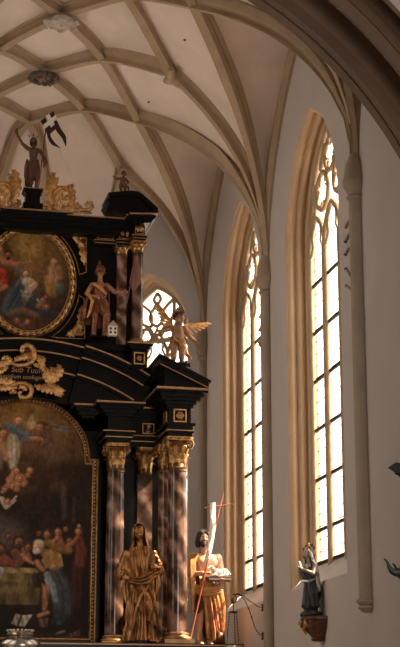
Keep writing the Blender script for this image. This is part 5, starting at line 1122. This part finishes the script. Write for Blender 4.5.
m = MB(); m.tube([(.26, -.08, 1.36), (.36, -.08, 1.2), (.42, -.14, 1.02), (.34, -.12, .84)], [.05, .075, .08, .03], 10); m.tube([(-.22, -.06, 1.1), (-.26, -.1, .8), (-.27, -.08, .5), (-.22, -.05, .25)], [.04, .06, .055, .03], 10); m.build('mantle', BRONZE, r, True)
m = MB()
for a in (-.75, 0, .75):
    d = V((math.sin(a), .0, math.cos(a))); leaf(m, [HD + V((0, .1, .05)) + d * .17, HD + V((0, .1, .05)) + d * .22, HD + V((0, .1, .05)) + d * .27], (0, -1, 0), .035, 1, .2)
m.build('halo_rays', BRONZE, r, True)
p0, p1 = at(38.5, 189, Y=26.78), at(46.5, 124, Y=26.78); p0[2] = zt_ + .0; b = empty('cross_banner', tuple(p0), 0, 'dark flag with white cross and two tails flying from pole of topmost statue', 'flag'); I = Matrix.Translation(-V(p0))
m = MB(); m.tube([p0, p1, at(48, 113, Y=26.78)], .011, 8); m.xf(I); m.build('pole', BRONZE, b, True)
def fl(u, v, d=0.): p = at(u, v, Y=26.74 + d); return V(p)
def ribbon(m, left, right, n=16, thick=.008):
    rows = []
    def sample(P, f):
        f *= len(P) - 1; i = min(int(f), len(P) - 2); t = f - i; pm = P[max(i - 1, 0)]; p0_, p1_ = P[i], P[i + 1]; p2_ = P[min(i + 2, len(P) - 1)]
        return tuple(.5 * (2 * p0_[c] + (p1_[c] - pm[c]) * t + (2 * pm[c] - 5 * p0_[c] + 4 * p1_[c] - p2_[c]) * t * t + (3 * p0_[c] - pm[c] - 3 * p1_[c] + p2_[c]) * t ** 3) for c in (0, 1))
    for k in range(n + 1):
        f = k / n; a, b_ = sample(left, f), sample(right, f); d = .05 * math.sin(f * 5); A_, B_ = fl(a[0], a[1], d), fl(b_[0], b_[1], d + .03); t = V((0, thick, 0)); rows.append([A_ - t, (A_ + B_) / 2 - t * 2, B_ - t, B_ + t, (A_ + B_) / 2, A_ + t])
    return m.grid(rows, wrap_v=True, caps=True)
m = MB(); ribbon(m, [(40.5, 121), (43, 126), (46, 131.5), (48, 136)], [(53.5, 111), (55, 116), (57, 122), (58, 127)]); ribbon(m, [(46.5, 131), (48, 138), (52, 144.5), (60.5, 148)], [(49.5, 130), (51, 137), (55, 143), (60.8, 148.2)]); ribbon(m, [(54, 123), (56.5, 131), (62, 138), (65.5, 146)], [(57.5, 121.5), (61, 129), (66, 137), (66, 146.2)])
m.xf(I); m.build('cloth', DARKRED, b, True, 70)
m = MB(); m.prism([(q.x, q.z) for q in (fl(45.5, 117), fl(48.7, 114.3), fl(54.3, 125), fl(51, 128))], 26.69, 26.80); m.prism([(q.x, q.z) for q in (fl(43.2, 125.6), fl(55.2, 115.8), fl(56.6, 119), fl(44.8, 128.8))], 26.688, 26.802); m.xf(I); m.build('white_cross', WHITE, b)

# --- putti ------------------------------------------------------------------
def putto(r, arms, legs, hd, hyaw, mt_, hair=True, vox=.008, nod=.1):
    F = MB(); hh = .24; MH = head(F, V(hd), hh, hyaw, nod, 0)
    ell(F, MH @ V((.08, -.06, -.03)), (.045, .04, .045)); ell(F, MH @ V((-.08, -.06, -.03)), (.045, .04, .045))
    chain(F, [(0, 0, .62), V(hd) - V((0, -.02, .08))], [.07, .055]); chain(F, [(0, 0, .44), (0, -.02, .52), (0, 0, .63)], [.115, .12, .10]); cap(F, (-.12, 0, .655), (.12, 0, .655), .055, .055); ell(F, (0, -.06, .49), (.09, .07, .08))
    for i, A in enumerate(arms): chain(F, [A[0], A[1], A[2]], [.055, .046, .032]); d = V(A[2]) - V(A[1]); hand(F, A[2], d, (0, -.6, -.6), .72, .3, 1 if i else -1, .6)
    for A in legs: chain(F, A[:3], [.09, .062, .04]); ell(F, (V(A[0]) + V(A[1])) / 2, (.082, .085, .10)); ell(F, (V(A[1]) * .6 + V(A[2]) * .4), (.06, .066, .08)); cap(F, A[2], V(A[2]) + V(A[3]), .036, .03); 
    for A in legs:
        e = V(A[2]) + V(A[3])
        for k in range(5): cap(F, e + V(((k - 2) * .012, 0, -.008)), e + V(((k - 2) * .013, -.025, -.012)), .010, .008, 6)
    fuse(F, 'body', mt_, r, vox)
    if hair:
        F = MB()
        for k in range(46):
            a = k * 2.4; z = .50 - .62 * (k / 46); q = math.sqrt(max(0, 1 - ((z - .12) / .42) ** 2)) * 1.05; x, y = math.cos(a) * .37 * q, .05 + math.sin(a) * .45 * q
            if y < -.22 and z < .28: continue
            F.sphere(MH @ V((x * hh, y * hh, z * hh)), .026, 8, 6)
        fuse(F, 'hair', HAIR, r, vox, 1)
    return MH
zA = float(at(178, 364, Y=26.35)[2])
r = place('angel_statue', 177.5, 363, 26.35, zA, 'winged child angel with outstretched arms and gold wings, on the right pediment before the window', 'statue')
putto(r, [[(-.13, 0, .66), (-.22, -.06, .60), (-.31, -.10, .575)], [(.13, 0, .66), (.20, -.06, .50), (.29, -.12, .41)]], [[(-.06, 0, .40), (-.075, -.05, .22), (-.07, .03, .035), (-.01, -.06, -.01)], [(.06, 0, .40), (.075, -.02, .22), (.08, .03, .035), (.02, -.06, -.01)]], (.03, -.03, .835), .35, FLESHB)
m = MB(); feather_wing(m, (.07, .09, .68), (.95, .0, .12), (0.1, 0, 1), .45, 9, fan=1.15); m.build('wing', GOLDB, r, True, 60)
m = MB(); feather_wing(m, (-.07, .09, .66), (-.75, .0, .85), (.6, 0, .55), .50, 9, fan=.9); m.build('wing', GOLD, r, True, 60)
m = MB(); drape(m, [(.28, 0, 0, .15, .13), (.40, 0, 0, .14, .125), (.46, 0, 0, .13, .12)], lambda a: .45 - .03 * math.cos(a), lambda a: .33 + .05 * math.sin(a * 2), [(5, .3, 3, .014, .006)], n=60, nr=10); m.tube([(.10, .04, .40), (.14, .04, .30), (.17, .04, .2), (.24, .02, .13), (.22, .02, .09)], [.03, .045, .04, .03, .01], 8); m.build('loincloth', GILTROBE, r, True, 70)
m = MB(); m.box((0, 0, -.04), (.42, .24, .08)); m.box((0, .04, -.19), (.3, .2, .24)); m.build('plinth', BLACK, r)
zP = float(at(122, 194.5, Y=26.6)[2]) + .02
r = place('angel_statue', 122.5, 196, 26.6, zP, 'small dark child angel standing on black scroll pediment at upper right of altar', 'statue', 0, .44)
putto(r, [[(-.13, 0, .66), (-.25, -.06, .60), (-.36, -.1, .66)], [(.13, 0, .66), (.25, -.02, .50), (.15, -.12, .38)]], [[(-.06, 0, .40), (-.10, -.10, .22), (-.06, .03, .035), (-.01, -.06, -.01)], [(.06, 0, .40), (.10, -.07, .22), (.11, .05, .035), (.02, -.06, -.01)]], (.04, -.03, .86), .2, BRONZE, True, .014)
m = MB(); drape(m, [(.26, 0, 0, .16, .14), (.46, 0, 0, .13, .12)], .45, lambda a: .30 + .05 * math.sin(a * 2), [(5, .3, 3, .014, .006)], n=60, nr=10); m.tube([(.12, .06, .42), (.26, .08, .3), (.28, .06, .12)], [.04, .05, .02], 8); m.build('loincloth', BRONZE, r, True, 70)

# --- the statue on the wall bracket --------------------------------------------
wc = at(311, 617, X=W - .17)
r = empty('saint_statue', (W - .17, float(wc[1]), float(wc[2])), -1.0, 'dark statue of a praying woman with starred halo, on the wall bracket under the window', 'statue'); r.scale = (.49, .49, .49)
F = MB(); HD = V((-.03, -.10, 1.86)); MH = head(F, HD, .25, -.2, .25, .0); chain(F, [(0, 0, 1.52), (-.02, -.06, 1.76)], [.085, .06]); chain(F, [(0, .03, 1.0), (0, .02, 1.25), (0, -.02, 1.47)], [.15, .14, .155]); cap(F, (-.18, -.01, 1.52), (.18, -.01, 1.52), .07, .07)
for s_ in (1, -1): chain(F, [(s_ * .2, 0, 1.5), (s_ * .24, -.16, 1.26), (s_ * .03 - .02, -.42, 1.40)], [.075, .06, .038]); hand(F, (s_ * .03 - .02, -.42, 1.40), (0, -.25, 1), (-s_, 0, 0), 1.2, .12, s_)
cap(F, (-.08, 0, .9), (-.08, -.06, .1), .13, .07); cap(F, (.08, 0, .9), (.08, -.06, .1), .13, .07); fuse(F, 'body', mat('pale_silvered_skin', (.34, .29, .25), .4, .3), r, .014)
m = MB(); drape(m, [(.30, 0, 0, .27, .25), (.7, 0, 0, .24, .22), (1.1, 0, .01, .19, .17), (1.35, 0, 0, .215, .18), (1.52, 0, 0, .2, .13), (1.6, 0, 0, .1, .1)], 1.6, .30, [(6, .2, 2.2, .034, .006), (9, 1., -2, .014, .005)], n=120, nr=34); m.build('robe', SLATE, r, True, 70)
m = MB(); drape(m, [(.45, .02, .05, .30, .22), (.9, .03, .04, .30, .22), (1.3, .02, .03, .27, .2), (1.52, 0, .02, .23, .15), (1.7, -.01, -.02, .135, .14), (1.9, HD.x, HD.y + .03, .125, .15), (2.02, HD.x, HD.y + .03, .03, .04)], 2.02, lambda a: .62 + .12 * math.cos(2 * a), [(6, .3, 3, .03, .002), (9, 1, -2, .012, .002)], th=(-.5, PI + .5), n=100, nr=44, thick=.02); m.build('mantle', mat('silvered_mantle', (.40, .36, .32), .34, .7, dark=(.07, .07, .075), scale=6), r, True, 70)
m = MB(); m.tube([(-.24, -.08, 1.24), (-.1, -.22, 1.06), (.1, -.22, 1.02), (.24, -.06, 1.1)], [.03, .05, .05, .03], 8); m.build('sash', SILVER, r, True)
m = MB(); F2 = [(.0, .0), (.3, .0), (.34, .06), (.3, .14), (.2, .2), (.24, .27), (.22, .36), (.02, .38)]; m.lathe([(max(.02, a), b_) for a, b_ in F2], (0, 0, 0), 20); m.build('globe_base', SLATE, r, True)
m = MB(); hc = HD + V((0, .10, .05)); m.tube([hc + V((.24 * math.cos(a), 0, .24 * math.sin(a))) for a in [2 * PI * k / 28 for k in range(28)]], .008, 6, True); h_ = m.build('halo', IRON, r, True)
for k in range(12):
    a = 2 * PI * k / 12; c = hc + V((.24 * math.cos(a), -.005, .24 * math.sin(a))); m = MB(); pts = []
    for j in range(10): q = .05 if j % 2 == 0 else .022; pts.append((c.x + q * math.cos(a + PI * j / 5), c.z + q * math.sin(a + PI * j / 5)))
    m.prism(pts, c.y - .008, c.y + .008); m.build('star', IRON if k % 3 else GOLD, h_)
zc = float(wc[2]); zb_ = float(at(311, 642, X=W - .12)[2]); Hc = zc - zb_
b = empty('wall_bracket', (W, float(wc[1]), zc), 0, 'carved red-brown wooden wall bracket with gold scrolls, carrying the praying woman', 'bracket')
m = MB(); prof = [(.12, -Hc), (.15, -Hc * .93), (.13, -Hc * .86), (.17, -Hc * .7), (.235, -Hc * .45), (.26, -Hc * .25), (.25, -Hc * .14), (.28, -Hc * .12), (.28, -Hc * .04), (.26, -.0)]
rows = []
for q, z in prof: rows.append([(-.005 - q * 1.15 * max(0, math.sin(a)) ** .8, q * math.cos(a) * 1.0, z) for a in [PI * k / 8 for k in range(9)]] )
m.grid(rows, caps=False); m.grid([[r_[0], r_[-1]] for r_ in rows]); m.grid([rows[-1][:5], rows[-1][8:3:-1]]); m.grid([rows[0][:5], rows[0][8:3:-1]]); m.build('console', BROWNWOOD, b)
for s_ in (1, -1):
    m = MB(); m.tube([(-.30 + .02 * abs(k - 6) * .5, s_ * (.06 + .05 * math.sin(k * .5)), -Hc * (.2 + .045 * k)) for k in range(12)], .018, 8); m.tube([(-.30, s_ * (.12 + q), -Hc * .3 + z) for q, z in curl((0, 0), .06, 0, 1.3, 14)], .014, 6); m.build('gilded_scroll', GOLD, b, True)
# ================================================================== smaller things
# --- carved keystones of the vault
def keystone(u, v, Y, label, mats, z=None):
    p = at(u, v, Y=Y); b = empty('vault_boss', (float(p[0]), Y, float(p[2])), 0, label, 'keystone'); return b
p1 = (0.0, YB, hz(0, YB)); b = empty('vault_boss', p1, 0, 'pale carved shield boss hanging at the upper left rib crossing', 'keystone')
m = MB(); rows = []
for k in range(24):
    a = 2 * PI * k / 24; q = 1 + .12 * math.cos(4 * a) + .05 * math.cos(7 * a); rows.append([(.02 * math.cos(a), .02 * math.sin(a), -.16), (.24 * q * math.cos(a), .22 * q * math.sin(a), -.14), (.30 * q * math.cos(a), .27 * q * math.sin(a), -.09), (.24 * q * math.cos(a), .22 * q * math.sin(a), -.02), (.1 * math.cos(a), .1 * math.sin(a), .04)])
PALE = mat('pale_painted_stone', (.46, .39, .33), .8, vary=.2, scale=8)
m.grid(rows, wrap_u=True); m.build('shield', PALE, b, True, 60)
for k in range(6):
    a = 2 * PI * k / 6 + .3; m = MB(); m.tube([(.22 * math.cos(a) + .09 * q, .2 * math.sin(a) + .09 * z, -.12 - .02 * math.sin(j)) for j, (q, z) in enumerate(curl((0, 0), 1, a, 1.3, 14))], .028, 8); m.build('scroll', PALE, b, True)
p2 = (0.0, (YB + YC) / 2, hz(0, (YB + YC) / 2)); b = empty('vault_boss', p2, 0, 'dark wreath boss with a small figure relief, at the second rib crossing above the altar', 'keystone')
WREATH = mat('dark_green_wreath', (.10, .08, .055), .7, vary=.4, scale=14)
m = MB(); m.tube([(.24 * math.cos(a), .22 * math.sin(a), -.07 + .012 * math.sin(12 * a)) for a in [2 * PI * k / 60 for k in range(60)]], [.055 + .014 * math.sin(15 * 2 * PI * k / 60) for k in range(60)], 10, True); m.build('wreath', WREATH, b, True)
m = MB(); m.lathe([(.02, -.05), (.21, -.04), (.21, .03)], (0, 0, 0), 24); m.build('medallion', PALE, b, True)
F = MB(); ell(F, (-.04, 0, -.09), (.10, .07, .05)); F.sphere((-.05, .1, -.09), .045); chain(F, [(.0, .03, -.1), (.1, .06, -.1), (.13, -.05, -.09)], [.03, .025, .02]); chain(F, [(-.05, -.05, -.08), (.03, -.13, -.08)], [.045, .03]); chain(F, [(-.1, .02, -.08), (-.16, -.06, -.08)], [.03, .02]); fuse(F, 'relief', mat('red_brown_relief', (.18, .09, .06), .7, vary=.3, scale=12), b, .012)
for i, (u, v, lab) in enumerate(((172, 73, 'small projecting stone knot where three ribs meet, above the altar window'), (122, 165, 'small projecting stone knot where ribs meet just above the child angel'))):
    yy = (YB, YC)[i]; b = empty('rib_knot', (NX, yy, hside(NX, yy)), 0, lab, 'keystone'); m = MB()
    for dx, dy, dz in ((-.05, -.26, .06), (-.05, .26, .06), (.26, 0, -.16)): m.tube([(0, 0, -.0), (dx * .5, dy * .5, dz * .5 - .02), (dx, dy, dz - .01)], [.085, .08, .05], 8)
    m.sphere((0, 0, -.03), .095, 12, 8); m.build('knot', STONE, b, True)
# --- spotlight tracks beside the shafts
LAMPW = mat('beige_metal', (.40, .31, .24), .5); LAMPD = mat('dark_lens', (.02, .018, .016), .3)
def track(u, v0, v1, spots, label):
    p = at(u, v0, X=W); q = at(u, v1, X=W); yy = float(p[1]); b = empty('spotlight_track', (W, yy, float(q[2])), 0, label, 'spotlights'); H = float(p[2] - q[2])
    m = MB(); m.box((-.02, 0, H / 2), (.04, .045, H)); m.build('rail', LAMPW, b)
    for f, ang, dark in spots:
        s_ = empty('spotlight', (0, 0, 0)); bpy.data.objects.remove(s_)
        z = H * f; a = V((-.03, .0, z)); c = V((-.06, .04, z + .03)); d = V((-.30, .45, ang)).normalized()
        m = MB(); m.tube([a, c], .010, 6); m.tube([c - d * .02, c + d * .10], [.022, .027], 12); o = m.build('spotlight', LAMPW, b, True)
        if dark: m = MB(); m.tube([c + d * .095, c + d * .115], [.028, .028], 12); m.build('lens', LAMPD, o, True)
track(353, 218, 300, ((.93, -.75, 0), (.76, -.7, 1), (.60, -.65, 1), (.28, .75, 1), (.10, .4, 0)), 'spotlight rail with five small lamps, beside the wall shaft right of the nearer window')
track(266, 308, 350, ((.85, -.75, 0), (.55, -.7, 1), (.25, -.6, 1), (.02, .5, 0)), 'spotlight rail with four small lamps, beside the wall shaft between the windows')
# --- sanctuary lamp bracket
def wp(u, v, dx=0.0): p = at(u, v, X=W - dx); return V(p)
pa, pb = wp(263.5, 607.5, .0), wp(263.5, 636, .0)
b = empty('lamp_bracket', tuple(pa), 0, 'thin curved iron wall bracket with hanging bead chains, below the window beside the altar', 'lamp bracket'); I = Matrix.Translation(-pa)
for p in (pa, pb):
    m = MB(); st = len(m.v); m.lathe([(.05, 0), (.05, .015), (.02, .025)], (0, 0, 0), 14); m.xf(Matrix.Translation(p) @ Matrix.Rotation(-PI / 2, 4, 'Y'), st)
    for dy, dz in ((.045, .045), (-.045, .045), (.045, -.045), (-.045, -.045)): m.sphere((p.x - .012, p.y + dy, p.z + dz), .016, 8, 6)
    m.xf(I); m.build('wall_plate', IRON, b, True)
yk = pa.y; OUT = .66
def bp(dx, z): return V((pa.x - dx * .76, yk, z))
zt1 = float(pa.z) + .03
P = [bp(.0, pa.z), bp(.12, pa.z + .01), bp(.3, pa.z + .10), bp(.45, pa.z + .18), bp(.58, pa.z + .22), bp(.68, pa.z + .21)]
m = MB(); m.tube(P, .007, 6); m.tube([bp(.68 + q, pa.z + .12 + z) for q, z in curl((0, 0), .09, PI / 2, 1.0, 20, 1)], .009, 6); m.xf(I); m.build('upper_arm', IRON, b, True)
m = MB(); m.tube([bp(0, pb.z), bp(.1, pb.z + .02), bp(.2, pb.z + .13), bp(.27, pb.z + .30), bp(.34, pb.z + .45), bp(.42, pb.z + .58), bp(.52, pb.z + .66), bp(.62, pa.z + .21)], .007, 6)
for f in (.27, .34): m.sphere(bp(f, pb.z + (.30 if f < .3 else .45)), .016, 8, 6)
m.xf(I); m.build('lower_arm', IRON, b, True)
m = MB(); m.tube([bp(.68, pa.z + .12), bp(.68, pa.z - .06)], .008, 6); m.xf(I); m.build('hook', IRON, b, True)
zd = pa.z - .09; m = MB(); c = bp(.68, zd); m.lathe([(.02, .03), (.075, .012), (.08, 0), (.02, -.01)], (c.x, c.y, c.z), 16); m.xf(I); m.build('chain_disc', IRON, b, True)
for k in range(3):
    a = 2 * PI * k / 3 + .5; m = MB()
    for j in range(12):
        f = j / 11; m.sphere((c.x + math.cos(a) * (.07 + .05 * f), c.y + math.sin(a) * (.07 + .05 * f), zd - .02 - .50 * f), .011, 8, 5)
    m.tube([(c.x + math.cos(a) * .07, c.y + math.sin(a) * .07, zd - .01), (c.x + math.cos(a) * .12, c.y + math.sin(a) * .12, zd - .53)], .004, 5); m.xf(I); m.build('bead_chain', IRON, b, True)
m = MB(); m.lathe([(.02, -.78), (.08, -.74), (.13, -.62), (.125, -.54), (.11, -.54)], (c.x, c.y, zd), 20); m.xf(I); m.build('lamp_bowl', SILVER, b, True)
# --- silver crown on the tabernacle
p = at(20, 647, Y=25.5); zr = float(p[2]); kx = float(at(36, 640, Y=25.5)[0] - at(20, 640, Y=25.5)[0]) / 16
b = empty('silver_crown', (float(p[0]), 25.5, zr - .05), 0, 'silver domed crown with a pearl rim, before the large painting at lower left', 'crown')
t = MB(); t.lathe([(.26, 0), (.32, .02), (.335, .06), (.325, .11), (.28, .175), (.2, .212), (.17, .22)], (0, 0, 0), 32); t.build('dome', SILVER, b, True)
m = MB(); m.lathe([(.17, .22), (.185, .225), (.2, .26), (.205, .29), (.19, .295), (.17, .26), (.16, .225)], (0, 0, 0), 32); m.build('band', SILVER, b, True)
for k in range(20): a = 2 * PI * k / 20; m = MB(); m.sphere((.205 * math.cos(a), .205 * math.sin(a), .305), .024, 10, 7); m.build('pearl', SILVER, b, True)
for k in range(16): a = 2 * PI * k / 16; m = MB(); m.sphere((.195 * math.cos(a), .195 * math.sin(a), .255), (.016, .016, .02), 8, 6); m.build('jewel', GOLD, b, True)
m = MB(); m.lathe([(.02, 0), (.14, 0), (.16, .02), (.16, .08), (.1, .12), (.1, .28), (.2, .34), (.22, .36)], (0, 0, 0), 24); tb = m
zt_b = zr - .05
b2 = empty('tabernacle', (float(p[0]), 25.5, 0), 0, 'dark tabernacle under the silver crown, at the bottom left', 'tabernacle'); m = MB(); m.box((0, .0, zt_b / 2), (.7, .56, zt_b)); m.build('cabinet', BLACK, b2); m = MB(); m.box((0, -.285, zt_b - .35), (.4, .012, .5)); m.build('door', GOLD, b2)
# --- iron chandelier, only its left tips reach into the picture
cp = at(428, 570, Y=15.2); b = empty('iron_chandelier', (float(cp[0]), 15.2, float(cp[2])), 0, 'dark wrought iron chandelier whose scrolled arm and spiked crown enter at the right edge', 'chandelier')
k_ = float(at(400, 570, Y=15.2)[0] - at(390, 570, Y=15.2)[0]) / 10
zc1 = float(at(400, 468, Y=15.2)[2] - cp[2])
GREYIRON = mat('grey_green_iron', (.05, .055, .05), .5, .5)
m = MB(); m.tube([(0, 0, -.1), (0, 0, zc1 + .4), (0, 0, 15.5 - float(cp[2]))], [.02, .02, .012], 10); m.build('stem', IRON, b, True)
for j in range(6):
    a = PI + 2 * PI * j / 6; R_ = Matrix.Rotation(a, 4, 'Z')
    m = MB(); m.tube([R_ @ V(q) for q in ((.0, 0, -.03 * 1), (k_ * 26, 0, -.02), (k_ * 33, 0, -.035), (k_ * 36.5, 0, -.02), (k_ * 38.5, 0, .01), (k_ * 40, 0, .05), (k_ * 41.5, 0, .085), (k_ * 44, 0, .105))], [.05, .045, .04, .03, .022, .016, .012, .006], 10); m.build('arm', GREYIRON, b, True)
    m = MB(); st = len(m.v); m.prism([(k_ * 5, .03), (k_ * 29, .055), (k_ * 37, .0), (k_ * 29, -.05), (k_ * 5, -.04)], -.015, .015); m.xf(R_, st); m.xf(Matrix.Translation((0, 0, zc1)), st); m.build('spike', IRON, b)
m = MB(); m.tube([(k_ * 22 * math.cos(a), k_ * 22 * math.sin(a), zc1) for a in [2 * PI * k / 24 for k in range(24)]], .03, 8, True); m.build('crown_ring', IRON, b, True)
